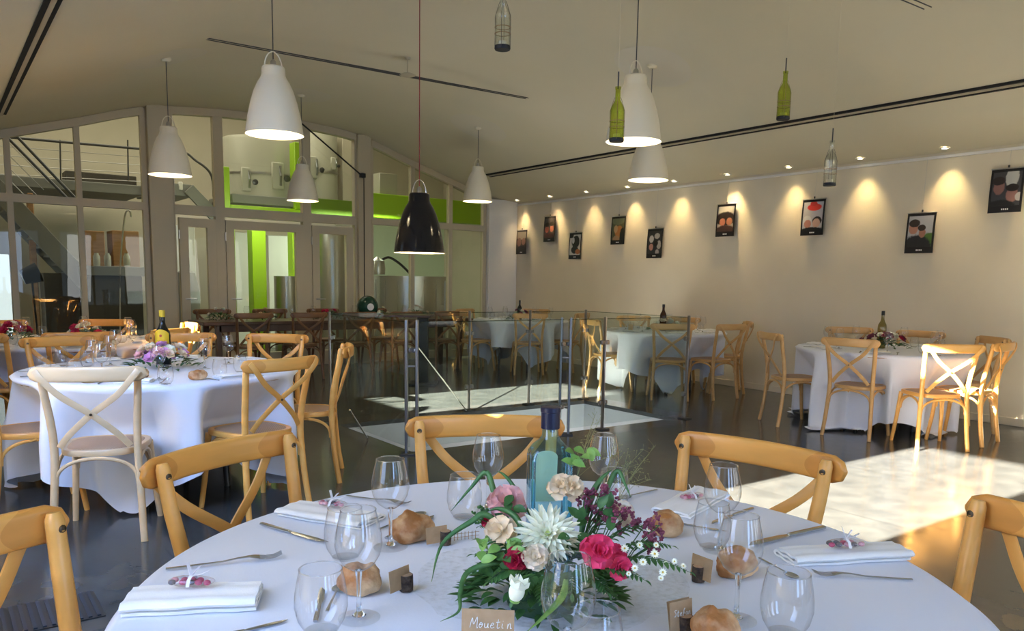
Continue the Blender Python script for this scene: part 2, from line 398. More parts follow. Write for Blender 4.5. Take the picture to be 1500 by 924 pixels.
struct(MB().box((WALL_N+.06, (NEAR_D+GABLE_D)/2, 1.4), (.12, GABLE_D-NEAR_D+.3, 2.8)).build('wall_right', M['wall'], smooth=False))
def holed_wall(name, m, along, lo, hi, z0, z1, pos, th, holes):
    # wall along X ('x') or Y ('y') with rectangular openings (a0, a1, z0, z1)
    b = MB(); cuts = sorted({lo, hi, *[h[0] for h in holes], *[h[1] for h in holes]})
    for a, c in zip(cuts, cuts[1:]):
        zs = [(z0, z1)]
        for h in holes:
            if h[0] < (a+c)/2 < h[1]:
                zs = [q for s_, e_ in zs for q in ((s_, min(e_, h[2])), (max(s_, h[3]), e_)) if q[1]-q[0] > 1e-4]
        for s_, e_ in zs:
            ce, di = ((a+c)/2, pos, (s_+e_)/2), (c-a, th, e_-s_)
            if along == 'y': ce, di = (ce[1], ce[0], ce[2]), (di[1], di[0], di[2])
            b.box(ce, di)
    return struct(b.build(name, m, smooth=False))
SIDE = [(-1.8, 1.8, .5, 2.5), (2.06, 3.2, 1.63, 2.70), (3.4, 5.1, .5, 2.5), (6.82, 8.0, 1.63, 2.70)]
holed_wall('wall_left', M['wall'], 'y', NEAR_D-.1, GABLE_D+.1, 0, 2.85, LEFT_N-.06, .12, SIDE)
NEAR = [(-.2, 2.6, .4, 2.6), (3.0, 5.6, .4, 2.6), (5.9, 8.3, .4, 2.6)]
holed_wall('wall_near', M['wall'], 'x', LEFT_N-.1, WALL_N+.1, 0, 3.8, NEAR_D-.06, .12, NEAR)
wn = 10
def plain_window(along, a0, a1, z0, z1, pos, bars):
    global wn
    b = MB(); t = .06
    def seg(a, c, s_, e_):
        ce, di = ((a+c)/2, pos, (s_+e_)/2), (c-a, .07, e_-s_)
        if along == 'y': ce, di = (ce[1], ce[0], ce[2]), (di[1], di[0], di[2])
        b.box(ce, di)
    seg(a0, a1, z0, z0+t); seg(a0, a1, z1-t, z1); seg(a0, a0+t, z0, z1); seg(a1-t, a1, z0, z1)
    for k in range(1, bars): a = a0+(a1-a0)*k/bars; seg(a-t/2, a+t/2, z0, z1)
    o = struct(b.build('window_%d' % wn, M['frame'], smooth=False)); wn += 1
for a0, a1, z0, z1 in (SIDE[0], SIDE[2]): plain_window('y', a0, a1, z0, z1, LEFT_N-.06, 3)
for a0, a1, z0, z1 in NEAR: plain_window('x', a0, a1, z0, z1, NEAR_D-.06, 3)

# unseen wall added to keep the sun off the large side windows
b = MB(); b.box((-2.6, -.9, 3), (.3, 5.7, 6)); b.box((-2.6, 4.27, 3), (.3, 1.98, 6))
struct(b.build('wall_outside', M['wall'], smooth=False))

# stairwell under the glass balustrade
h0, h1, e0, e1 = HOLE
b = MB()
b.box(((h0+h1)/2, e1+.03, -1.435), (h1-h0+.1, .06, 2.79)); b.box(((h0+h1)/2, e0-.03, -1.435), (h1-h0+.1, .06, 2.79))
b.box((h0-.03, (e0+e1)/2, -1.435), (.06, e1-e0, 2.79)); b.box((h1+.03, (e0+e1)/2, -1.435), (.06, e1-e0, 2.79))
b.box(((h0+h1)/2, (e0+e1)/2, -2.85), (h1-h0, e1-e0, .1))
struct(b.build('wall_stairwell', M['concrete'], smooth=False))
st = thing('staircase', 'pale steps going down inside the glass balustrade', 'stairs', (h0, (e0+e1)/2, 0))
for k in range(9):
    MB().box((.14+.27*k, 0, -.20-.17*k), (.27, e1-e0-.06, .06), .008).build('step', M['hall_grey'], st)

# ------------------------------------------------------------------ glazed gable
G = GABLE_D
def gx(p): return atd(p, 320, G).x
def tagwin(o): return struct(o)
def arched_window(name, ns, z_tr, top=True, low=.05):
    """fixed glazing: uprights at ns, transom z_tr, head following the vault"""
    b = MB(); w_ = .066
    for n in ns: b.box((n, G, (low+vault(n)-.02)/2), (w_, .09, vault(n)-.02-low))
    n0, n1 = ns[0], ns[-1]
    b.box(((n0+n1)/2, G, z_tr), (n1-n0, .100, .10)); b.box(((n0+n1)/2, G, .09), (n1-n0, .100, .12))
    K = 16
    pts = [Vector((n0+(n1-n0)*i/K, G, vault(n0+(n1-n0)*i/K)-.055)) for i in range(K+1)]
    b.loft([[p+Vector((0, -.06, -.05)), p+Vector((0, .06, -.05)), p+Vector((0, .06, .05)), p+Vector((0, -.06, .05))] for p in pts])
    o = struct(b.build(name, M['frame'], smooth=False))
    for a, c in zip(ns, ns[1:]):
        MB().box(((a+c)/2, G, (z_tr+.1)/2), (c-a-.05, .008, z_tr-.14)).build('pane', M['pane'], o, smooth=False)
        K = 8; po = [(a+.03, z_tr+.04)]+[(c-.03, z_tr+.04)]+[(c-.03+(a-c+.06)*i/K, vault(c-.03+(a-c+.06)*i/K)-.09) for i in range(K+1)]
        MB().prism(po, -.004, .004, Matrix(((1, 0, 0), (0, 0, -1), (0, 1, 0))), (0, G, 0)).build('pane', M['pane'], o, smooth=False)
    return o
arched_window('window_1', [LEFT_N, .1, .86, 1.62, 2.40], 2.25)
arched_window('window_3', [5.72, gx(603), gx(658.5), 7.90], 2.25)
for nm, n0, n1 in (('trim_1', 2.44, 2.74), ('trim_2', 5.46, 5.68), ('trim_3', 7.94, 8.55)):
    zt = min(vault(n0), vault(n1))+.03
    struct(MB().box(((n0+n1)/2, G-.02, zt/2), (n1-n0, .2, zt), .005).build(nm, M['white_paint'] if nm == 'trim_3' else M['frame'], smooth=False))
du = [2.74, gx(321), gx(448), 5.46]
b = MB()
for n in du: b.box((n, G, (vault(n)-.02)/2), (.13 if n in du[1:3] else .06, .11, vault(n)-.02))
b.box(((du[0]+du[3])/2, G, 2.24), (du[3]-du[0], .098, .13))
K = 16; pts = [Vector((du[0]+(du[3]-du[0])*i/K, G, vault(du[0]+(du[3]-du[0])*i/K)-.055)) for i in range(K+1)]
b.loft([[p+Vector((0, -.065, -.05)), p+Vector((0, .065, -.05)), p+Vector((0, .065, .05)), p+Vector((0, -.065, .05))] for p in pts])
o = struct(b.build('window_2', M['frame'], smooth=False))
for a, c in zip(du, du[1:]):
    K = 8; po = [(a+.05, 2.29), (c-.05, 2.29)]+[(c-.05+(a-c+.1)*i/K, vault(c-.05+(a-c+.1)*i/K)-.09) for i in range(K+1)]
    MB().prism(po, -.004, .004, Matrix(((1, 0, 0), (0, 0, -1), (0, 1, 0))), (0, G, 0)).build('pane', M['pane'], o, smooth=False)
for i, (a, c) in enumerate(zip(du, du[1:])):
    a += .07; c -= .07; b = MB(); f = .115
    b.box((a+f/2, G-.03, 1.07), (f, .08, 2.12)); b.box((c-f/2, G-.03, 1.07), (f, .08, 2.12))
    b.box(((a+c)/2, G-.03, 2.07), (c-a-2*f, .08, .12)); b.box(((a+c)/2, G-.03, .12), (c-a-2*f, .08, .22))
    o = struct(b.build('door_%d' % (i+1), M['frame'], smooth=False))
    MB().box(((a+c)/2, G, 1.14), (c-a-2*f+.02, .008, 1.86)).build('pane', M['pane'], o, smooth=False)
    MB().bar((a+.06, G-.08, 1.02), (a+.2, G-.08, 1.02), .02, .02, .006).bar((a+.06, G-.08, 1.02), (a+.06, G-.03, 1.02), .02, .02).build('door_handle', M['steel'], o)
    for z in (.5, 1.9): MB().sweep([(a-.005, G-.06, z-.06), (a-.005, G-.06, z+.06)], .012, n=8).build('hinge', M['steel'], o)
struct(MB().box((WALL_N-.012, (GABLE_D+NEAR_D)/2, 2.69), (.025, GABLE_D-NEAR_D, .03), .004).build('trim_4', M['white_paint'], smooth=False))
struct(MB().box((WALL_N-.008, (GABLE_D+NEAR_D)/2, .04), (.016, GABLE_D-NEAR_D, .08), .004).build('baseboard_right', M['wall'], smooth=False))

# ------------------------------------------------------------------ hall beyond the gable
HB = 17.2
b = MB(); b.box((4.0, 14.45, -.06), (13, 5.6, .1)); struct(b.build('floor_hall', M['hall_floor'], smooth=False))
struct(MB().box((4.0, HB, 2.8), (13, .1, 5.8)).build('wall_hall_back', M['hall_wall'], smooth=False))
struct(MB().box((-2.5, 14.45, 2.8), (.1, 5.6, 5.8)).build('wall_hall_left', M['hall_wall'], smooth=False))
struct(MB().box((10.5, 14.45, 2.8), (.1, 5.6, 5.8)).build('wall_hall_right', M['hall_wall'], smooth=False))
struct(MB().box((4.0, 14.45, 5.75), (13, 5.6, .1)).build('ceiling_hall', M['hall_wall'], smooth=False))
b = MB(); b.box((4.0, GABLE_D+.05, 4.85), (13, .1, 1.9)); b.box((-1.6, GABLE_D+.05, 2), (2.0, .1, 4)); b.box((9.6, GABLE_D+.05, 2), (2.0, .1, 4))
K = 40
po = [(LEFT_N-.1, 3.95)]+[(LEFT_N-.1+(WALL_N+.2-LEFT_N)*i/K, vault(LEFT_N-.1+(WALL_N+.2-LEFT_N)*i/K)-.01) for i in range(K+1)]+[(WALL_N+.1, 3.95)]
for i in range(1, K+1):
    x0, z0 = po[i]; x1, z1 = po[i+1]
    b.prism([(x0, z0), (x1, z1), (x1, 3.95), (x0, 3.95)], -.05, .05, Matrix(((1, 0, 0), (0, 0, -1), (0, 1, 0))), (0, GABLE_D+.1, 0))
struct(b.build('wall_gable', M['wall'], smooth=False))
def dbox(x0, y0, x1, y1, d, th, r=.01, b=None, zb=None, zt=None):      # box whose front face spans the photo rectangle at depth d
    A, B = atd(x0, y0, d), atd(x1, y1, d); C_, D_ = atd(x0, y1, d), atd(x1, y0, d)
    n0, n1 = (A.x+C_.x)/2, (B.x+D_.x)/2; z1, z0 = (A.z+D_.z)/2, (B.z+C_.z)/2
    z0 = z0 if zb is None else zb; z1 = z1 if zt is None else zt
    return (b or MB()).box(((n0+n1)/2, d+th/2, (z0+z1)/2), (n1-n0, th, z1-z0), r)
def hall(name, bm, m, label, cat, group=None): return tag(bm.build(name, m), label, cat, group)
# raised walkway, its railing and the steel stair
hall('walkway', dbox(-60, 262, 208, 277, 14.6, 2.2), M['hall_grey'], 'grey raised walkway behind the upper left glazing', 'walkway')
hall('wall_cabinet', dbox(96, 254, 200, 270, 14.9, .4), M['hall_dark'], 'long dark cabinet standing on the raised walkway', 'cabinet')
t = thing('walkway_railing', 'thin steel railing with cables along the raised walkway', 'railing', tuple(atd(100, 262, 14.55)))
o0 = Vector(t.location)
def rb(p, q, r, d, o): return MB().sweep([atd(*p, d)-o, atd(*q, d)-o], r, n=8)
rb((-20, 198), (207, 218), .022, 14.55, o0).build('handrail', M['dark_steel'], t)
for k in range(1, 5): rb((-20, 198+14*k), (207, 218+12*k), .006, 14.55, o0).build('cable', M['steel'], t)
for x in (88, 187): rb((x, 205), (x+1, 264), .012, 14.55, o0).build('post', M['dark_steel'], t)
t = thing('steel_stair', 'grey steel stair climbing left behind the glazing', 'stairs', tuple(atd(70, 420, 13.6))); o0 = Vector(t.location)
A, B = atd(-40, 240, 13.6), atd(132, 420, 13.6)
for y in (0, .95): MB().bar(A+Vector((0, y, 0))-o0, B+Vector((0, y, 0))-o0, .04, .26, .006).build('stringer', M['hall_grey'], t)
for k in range(13):
    p = A.lerp(B, (k+.5)/13)-o0; MB().box((p.x, p.y+.48, p.z), (.26, .9, .03)).build('tread', M['hall_grey'], t)
for y in (0,):
    rb((8, 182), (116, 296), .022, 13.55, o0).build('handrail', M['dark_steel'], t)
    rb((4, 194), (100, 292), .022, 13.6, o0).build('handrail', M['dark_steel'], t)
    for k in range(4): rb((10, 206+18*k), (72-8*k, 268+10*k), .005, 13.58, o0).build('cable', M['steel'], t)
t = thing('landing_stair', 'short grey landing with a slanting stringer above the left door', 'stairs', (atd(224, 400, 14.4).x, 14.6, 0)); o0 = Vector(t.location)
def loc_(b_): b_.v = [tuple(Vector(v)-o0) for v in b_.v]; return b_
loc_(dbox(222, 268, 283, 286, 14.4, 1.2)).build('platform', M['hall_grey'], t)
loc_(dbox(219, 268, 229, 500, 14.4, .2, zb=0)).build('post', M['hall_grey'], t)
loc_(MB().bar(atd(276, 276, 14.36), atd(316, 318, 14.36), .06, .2, .006)).build('stringer', M['hall_grey'], t)
loc_(MB().sweep(spline([atd(266, 226, 14.4), atd(274, 225, 14.4), atd(284, 233, 14.4), atd(310, 258, 14.4), atd(312, 314, 14.4)], 6), .02, n=8)).build('handrail', M['dark_steel'], t)
loc_(dbox(262, 266, 268, 278, 14.38, .1)).build('junction_box', M['white_paint'], t)
hall('wood_column', dbox(46, 283, 55, 500, 14.3, .2, zb=-.01), M['wood_board'], 'thin orange wooden column behind the steel stair', 'column')
hall('hose_stand', MB().sweep(spline([Vector((atd(175, 500, 13.0).x, 13.0, 0)), atd(176, 402, 13.0), atd(180, 340, 13.0), atd(184, 312, 13.0), atd(190, 309, 13.0), atd(192, 318, 13.0)], 6), .012, n=8), M['steel'], 'thin bent steel tube rising over the bar counter', 'tube')
# low left: boards, counter, lamp
hall('stacked_boards', dbox(126, 338, 154, 392, 14.2, .5, zb=-.01), M['wood_board'], 'orange wooden boards standing behind the grey counter', 'boards')
hall('wooden_crate', dbox(165, 338, 204, 374, 14.4, .5, zb=-.01), M['wood_board'], 'orange wooden crate on the right of the boards behind the glazing', 'crate')
t = thing('bar_counter', 'grey topped dark bar counter behind the left glazing', 'counter', tuple(atd(165, 470, 13.2))); o0 = Vector(t.location)
for nm, r_, m in (('top', (120, 390, 212, 404), 'hall_grey'), ('front', (124, 404, 210, 500), 'hall_dark')):
    q = dbox(*r_, 13.2 if nm == 'top' else 13.25, .55, .006); q.v = [tuple(Vector(v)-o0) for v in q.v]; q.build(nm, M[m], t)
for i, (x, y) in enumerate(((142, 385), (158, 386), (186, 384))):
    p = atd(x, 390, 13.4); hall('jar', MB().lathe([(.0, 0), (.045, 0), (.05, .05), (.05, .15), (.03, .18), (.03, .2), (0, .2)], 14, p), M['tank'],
        '%s pale jar from the left on the grey bar counter' % ORD[i], 'jar', 'jars on the bar counter')
t = thing('stage_lamp', 'black lamp head on a stand behind the left glazing', 'lamp', tuple(at(45, 500, 0)*0+atd(48, 500, 12.9))); t.location.z = 0; o0 = Vector(t.location)
p = atd(46, 402, 12.9)-o0
MB().lathe([(0, -.12), (.1, -.12), (.14, .1), (.13, .1), (.0, -.06)], 16, p, Matrix.Rotation(1.2, 3, 'Y')).build('lamp_head', M['black'], t)
MB().sweep([p, (p.x+.05, p.y, .02)], .014, n=8).build('pole', M['black'], t)
MB().lathe([(0, 0), (.16, 0), (.16, .015), (0, .03)], 16, (p.x+.05, p.y, 0)).build('base', M['black'], t)
M['fridge'] = mat('fridge_glow', (.5, .55, .6), .4, emit=(.75, .88, 1), estr=.7)  # glowing surface that stands in for a bright window
hall('drinks_fridge', dbox(-30, 372, 16, 470, 13.4, .6, zb=-.01), M['fridge'], 'bright glowing drinks fridge at the far left behind the glazing', 'fridge')
hall('side_cabinet', dbox(66, 400, 118, 500, 13.6, .5, zb=-.01), M['hall_dark'], 'dark cabinet under the steel stair', 'cabinet')
# tanks with hatches
def tank(label, x0, x1, y0, y1, d, hatches, m='tank'):
    A, B = atd(x0, y0, d), atd(x1, y0, d); r = (B.x-A.x)/2; c = Vector(((A.x+B.x)/2, d+r, 0)); z1 = A.z; z0 = atd(x0, y1, d).z
    t = thing('storage_tank', label, 'tank', (c.x, c.y, z0), 0, 'storage tanks in the hall'); h = z1-z0
    MB().lathe([(0, 0), (r, 0), (r, h-.06), (r*.96, h), (r*.5, h+.06), (0, h+.08)], 40).build('shell', M[m], t)
    MB().lathe([(r+.002, h*.42), (r+.012, h*.42), (r+.012, h*.45), (r+.002, h*.45)], 40).build('hoop', M['steel'], t)
    for hx, hy, s in hatches:
        p = atd(hx, hy, d+.02); px_ = p.x-c.x
        yy = -math.sqrt(max(r*r-px_*px_, .01)); z = p.z-z0
        hb = MB().box((px_, yy-.015, z), (.2*s, .06, .42*s), .02).build('hatch', M[m], t)
        MB().sweep([(px_+.03, yy-.08, z-.15*s), (px_+.03, yy-.1, z), (px_+.03, yy-.08, z+.15*s)], .02*s, n=8).build('handle', M['chrome'], hb)
        MB().lathe([(0, 0), (.05*s, 0), (.05*s, .03), (.02, .04), (0, .04)], 12, (px_+.13*s, yy-.07, z-.04), Matrix.Rotation(PI/2, 3, 'X')).build('wheel', M['dark_steel'], hb)
    return t
tank('pale tank with two hatches behind the middle upper pane', 342, 446, 192, 292, 14.2, ((364, 262, 1), (406, 258, 1.15)))
tank('pale tank with one hatch behind the upper pane right of the middle', 455, 502, 186, 297, 14.6, ((462, 245, 1), (488, 240, .6)))
hall('tank_plinth', dbox(340, 290, 506, 303, 14.0, 1.4), M['hall_grey'], 'grey plinth carrying the tank with two hatches', 'plinth')
hall('wall_pillar', dbox(502, 190, 520, 330, 14.8, .4), M['hall_wall'], 'pale pillar right of the tanks', 'pillar')
for nm, r_, d, m, lb in (('green_beam', (326, 303, 450, 318), 13.9, 'green', 'bright green steel beam under the tank plinth'),
    ('green_beam', (455, 292, 520, 319), 13.95, 'green_dim', 'olive green beam behind the right hand door head'),
    ('green_beam', (541, 290, 716, 324), 13.9, 'green', 'long green beam behind the right hand glazing'),
    ('green_post', (328, 244, 337, 306), 13.8, 'green', 'short green post left of the tank with two hatches'),
    ('green_post', (432, 208, 441, 306), 13.9, 'green', 'short green post right of the tank with two hatches'),
    ('green_post', (371, 329, 391, 500), 13.0, 'green', 'thick bright green post behind the middle door'),
    ('green_post', (337, 329, 346, 500), 13.1, 'green', 'thin green post at the left edge of the middle door'),
    ('green_post', (430, 329, 439, 500), 13.1, 'green', 'thin green post at the right edge of the middle door')):
    hall(nm, dbox(*r_, d, .25, zb=(-.01 if r_[3] == 500 else None)), M[m], lb, 'beam' if 'beam' in nm else 'post', 'green steelwork')
hall('air_duct', dbox(556, 254, 582, 312, 14.0, .4), M['tank'], 'pale square air duct above the long green beam', 'duct')
hall('cupboard', dbox(346, 340, 367, 500, 14.8, .4, zb=-.01), M['white_paint'], 'tall pale cupboard between the green posts', 'cupboard')
hall('cupboard', dbox(250, 330, 288, 500, 14.9, .4, zb=-.01), M['white_paint'], 'tall pale cupboard behind the left door', 'cupboard')
hall('cupboard', dbox(393, 345, 431, 400, 14.9, .4, zb=-.01), M['white_paint'], 'pale wall cupboard right of the thick green post', 'cupboard')
def drum(name, label, cat, x0, x1, y0, y1, d, m, prof=None):
    A, B = atd(x0, y0, d), atd(x1, y0, d); r = (B.x-A.x)/2; z1 = A.z; z0 = -.01
    c = ((A.x+B.x)/2, d, z0); h = z1-z0
    return hall(name, MB().lathe([(0, 0), (r, 0), (r, h), (r*.96, h), (r*.94, h-.03), (0, h-.03)] if prof is None else prof(r, h), 32, c), M[m], label, cat)
drum('steel_cylinder', 'tall polished steel cylinder behind the right door', 'cylinder', 463, 509, 338, 520, 13.0, 'steel')
drum('steel_cylinder', 'low steel cylinder right of the thick green post', 'cylinder', 402, 438, 404, 520, 13.2, 'steel')
drum('round_vessel', 'round grey vessel behind the left door', 'vessel', 252, 291, 392, 520, 13.0, 'hall_grey', lambda r, h: [(0, 0), (r*.9, 0), (r, h*.2), (r, h*.75), (r*.7, h*.95), (0, h)])
vt = thing('steel_vat', 'wide open steel vat behind the right hand glazing', 'vat', (atd(600, 470, 13.0).x, 13.0, 0))
A, B = atd(545, 405, 13.0), atd(652, 405, 13.0); r = (B.x-A.x)/2; h = A.z
MB().lathe([(0, 0), (r, 0), (r, h), (r+.02, h), (r+.02, h+.02), (r-.03, h+.02), (r-.03, .1), (0, .1)], 40).build('shell', M['steel'], vt)
for k in range(10):
    a = PI+PI*(k+.5)/10; MB().sweep([(r*1.005*math.cos(a), r*1.005*math.sin(a), .05), (r*1.005*math.cos(a), r*1.005*math.sin(a), h-.05)], .012, n=6).build('rib', M['steel'], vt)
hall('splash_panel', dbox(545, 332, 654, 408, HB-.11, .07), mat('pale_green_panel', (.60, .70, .52), .35), 'pale green panel on the wall above the steel vat', 'panel')
hall('kettle', MB().lathe([(0, 0), (.13, 0), (.14, .1), (.12, .24), (.06, .27), (.02, .31), (0, .31)], 20, atd(553, 402, 12.6)), M['steel'], 'round steel kettle on the left rim of the vat', 'kettle')
hall('hose', MB().sweep(spline([atd(560, 380, 12.6), atd(570, 377, 12.6), atd(584, 385, 12.6), atd(598, 398, 12.6), atd(606, 410, 12.6)], 6), .022, n=8), M['black'], 'black curved hose rising from the kettle over the vat', 'hose')
t = thing('hanging_cable', 'black cable on a slanting rod in front of the glazing', 'cable', tuple(atd(531, 257, G-.2))); o0 = Vector(t.location)
rb((441, 180), (531, 258), .012, G-.2, o0).build('rod', M['black'], t)
MB().lathe([(0, -.04), (.05, -.03), (.05, .03), (0, .04)], 16, (0, 0, 0)).build('pulley', M['black'], t)
rb((533, 258), (534, 450), .008, G-.2, o0).build('cord', M['black'], t)

# ------------------------------------------------------------------ ceiling fittings
for i, (n0, d0, d1, lb) in enumerate(((.73, 3.6, 10.3, 'twin black slot diffuser along the left edge of the vault'), (7.3, -1.0, 10.6, 'twin black slot diffuser along the photo wall side of the vault'))):
    t = thing('slot_diffuser', lb, 'ceiling vent', (n0, d0, vault(n0)), 0, 'slot diffusers in the ceiling'); sl = (vault(n0+.05)-vault(n0-.05))/.1
    for s_ in (-.034, .034):
        MB().box((s_, (d1-d0)/2, s_*sl-.006), (.034, d1-d0, .02)).build('slot', M['slot'], t, smooth=False)
    MB().box((0, (d1-d0)/2, -.008), (.035, d1-d0, .022)).build('divider', M['frame'], t, smooth=False)
def downlight(n, d, z, label):
    t = thing('downlight', label, 'spotlight', (n, d, z), 0, 'downlights above the photo wall')
    MB().lathe([(.03, 0), (.05, 0), (.052, -.006), (.03, -.01), (.028, 0)], 20).build('ring', M['white_paint'], t)
    MB().lathe([(0, -.003), (.03, -.003), (.03, .004), (0, .004)], 16).build('lens', M['spot_led'], t)
    return t
for k in range(13):
    d = 11.25-.905*k
    downlight(8.37, d, vault(8.37)-.001, 'small warm downlight above the photo wall, %s from the glazed gable' % ORD[k])
    sp = lamp('SPOT', 'downlight_beam', (8.37, d, vault(8.37)-.02), 21 if k != 5 else 32, (1, .72, .36), (8.56, d, 1.75), spot_size=math.radians(70), spot_blend=1.0, shadow_soft_size=.02)
p = at(1495, 12, 3.1)
for _ in range(5): p = at(1495, 12, vault(p.x))
downlight(p.x, p.y, p.z-.002, 'small downlight alone in the vault above the photo wall')
PROF = [(.2, 0), (.196, .03), (.183, .12), (.16, .22), (.135, .30), (.11, .355), (.09, .385), (.082, .405), (.08, .45), (.074, .462), (.02, .466)]
def pendant(label, n, d, z, dark=False, red=False, power=5, group='caravan pendant lamps'):
    t = thing('pendant_lamp', label, 'lamp', (n, d, z), 0, 'bell shaped pendant lamps')
    m = M['black_gloss'] if dark else M['shade_white']
    MB().lathe(PROF, 48).build('shade', m, t, sharp=60)
    MB().lathe([(.2, 0)]+[(max(r-.004, .01), zz) for r, zz in PROF[1:]], 48).build('lining', M['inner_white'], t, sharp=60)
    MB().sweep([(.062*math.cos(a), 0, .45+.115*math.sin(a)) for a in [PI*k/16 for k in range(17)]], .0045, n=8).build('bail', M['shade_white'] if not dark else M['steel'], t)
    MB().lathe([(.0, .46), (.022, .46), (.02, .50), (.006, .515), (0, .515)], 16).build('cable_grip', M['steel'], t)
    zt = vault(n)-z
    MB().sweep([(0, 0, .5), (0, 0, zt)], .0042, n=6).build('cord', mat('cord_red', (.25, .02, .02), .6) if red else M['dark_steel'], t)
    MB().lathe([(.0, zt-.03), (.03, zt-.03), (.05, zt-.01), (.05, zt+.02)], 20).build('canopy', M['ceiling'], t)
    MB().ball((0, 0, .17), (.045, .045, .06), 16, 10).build('bulb', M['bulb'], t)
    lamp('POINT', 'pendant_light', (n, d, z+.10), power, (1, .80, .52), shadow_soft_size=.05)
    return t
pendant('white bell pendant lamp hanging high in the left foreground', 2.04, 5.64, 2.33)
pendant('white bell pendant lamp near the top middle, behind the hanging green bottle', 4.19, 4.23, 2.35)
pendant('white bell pendant lamp in front of the left glazing column', 1.98, 8.4, 2.31)
pendant('smallest white bell pendant lamp in front of the middle glazed door', 3.99, 10.05, 2.33)
pendant('white bell pendant lamp at the right end of the glazed gable', 6.1, 9.11, 2.41)
pendant('white bell pendant lamp half hidden below the top middle one', 5.87, 5.7, 2.36)
pendant('glossy black bell pendant lamp hanging low above the balustrade', 3.14, 5.51, 1.54, True, True, 5)
for n, d in ((1.98, 8.4), (3.99, 10.05), (6.1, 9.11), (5.87, 5.7)):      # plaster patch round each cord
    K = 24; b = MB(); z0 = vault(n)
    b.grid(lambda i, j: (n+(.05+.33*j)*math.cos(2*PI*i/K), d+(.05+.33*j)*math.sin(2*PI*i/K), vault(n+(.05+.33*j)*math.cos(2*PI*i/K))-.004), K, 2, True)
    struct(b.build('trim_%d' % (20+int(d)), mat('plaster_patch', (.75, .695, .55), .85)))
def rod_light(label, a, c, stem, z):
    t = thing('rod_light', label, 'ceiling light', tuple(stem), 0, 'twin rod lights under the vault'); o = Vector(stem)
    dr = (c-a).normalized(); sd = Vector((-dr.y, dr.x, 0))*.025
    for s_ in (-1, 1): MB().sweep([a+sd*s_-o, a.lerp(c, .5)+sd*s_-o, c+sd*s_-o], [.004, .008, .004], n=6).build('rod', M['dark_steel'], t)
    MB().sweep([(0, 0, 0), (0, 0, vault(stem.x)-stem.z)], .006, n=8).build('stem', M['frame'], t)
    MB().lathe([(0, .03), (.05, .015), (.09, .0), (.05, -.015), (0, -.02)], 20).build('hub', M['frame'], t)
    MB().lathe([(0, -.02), (.03, -.015), (.035, .01), (0, .012)], 16, (0, 0, vault(stem.x)-stem.z)).build('canopy', M['frame'], t)
zt = 3.3
for _ in range(8):
    p = at(597, 70, vault(at(597, 70, zt).x)); zt = p.z
hub = aty(597, 110, (p-E0).dot(Vector((math.sin(YAW), math.cos(YAW), 0))))
za = at(266, 50, hub.z); zb = at(832, 155, hub.z)
rod_light('long thin twin rod light hanging across the vault', za, zb, hub, hub.z)
zb = at(1359, 12, 3.2); za = zb+(za-at(832, 155, hub.z))*.9
rod_light('thin twin rod light at the top right edge', za, zb, za.lerp(zb, .5), 3.2)
# cut bottles hanging as lanterns
def hanging_bottle(label, x, y0, y1, w_, green):
    Y = .076*FPX/w_; p = aty(x, y1, Y)
    t = thing('bottle_lantern', label, 'hanging bottle', tuple(p), 0, 'hanging bottle lanterns'); t.scale = (1, 1, .89)
    g = M['bottle_green'] if green else M['bottle_clear']
    MB().lathe([(.038, .0), (.038, .17), (.035, .19), (.022, .22), (.0145, .235), (.0135, .295), (.016, .297), (.016, .312), (.0125, .313), (.0125, .235), (.02, .218), (.034, .188), (.036, .17), (.036, 0), (.038, 0)], 28).build('glass', g, t)
    MB().lathe([(0, -.012), (.038, -.012), (.041, -.004), (.039, .01), (.0, .008)], 28).build('base_plate', M['black'], t)
    for z in (.075, .11): MB().sweep([(.0395*math.cos(2*PI*k/20), .0395*math.sin(2*PI*k/20), z) for k in range(20)], .0022, n=5, closed=True).build('twine', M['rope'], t)
    for k in range(4):
        a = PI/4+k*PI/2; c, s_ = math.cos(a), math.sin(a)
        MB().sweep([(.0395*c, .0395*s_, .0), (.0395*c, .0395*s_, .17), (.024*c, .024*s_, .225), (.016*c, .016*s_, .25)], .0012, n=5).build('wire', M['rope'] if green else M['dark_steel'], t)
    MB().sweep([(0, 0, .30), (0, 0, .40)], .004, n=6).build('hook', M['dark_steel'], t)
    MB().sweep([(0, 0, .40), (0, 0, vault(p.x)-p.z)], .0007, n=5).build('line', M['ceiling'], t)
    MB().lathe([(0, .01), (.02, .01), (.02, .035), (0, .035)], 12).build('tealight', M['lens'] if False else M['shade_white'], t)
M['bottle_green'] = thin_glass('green_bottle_glass', (.86, .90, .48), .5, .07, .0, (.5, .56, .14))
M['bottle_clear'] = thin_glass('clear_bottle_glass', (.96, .97, .95), .8, .08, .0, (.62, .63, .6))
hanging_bottle('clear bottle lantern bound with twine at the top edge', 736, 0, 70, 22, False)
hanging_bottle('green bottle lantern in front of the top middle pendant', 903, 110, 205, 20.5, True)
hanging_bottle('green bottle lantern hanging alone under the twin slot', 1147, 92, 173, 18, True)
hanging_bottle('clear bottle lantern in front of the photo wall', 1215, 195, 270, 17, False)
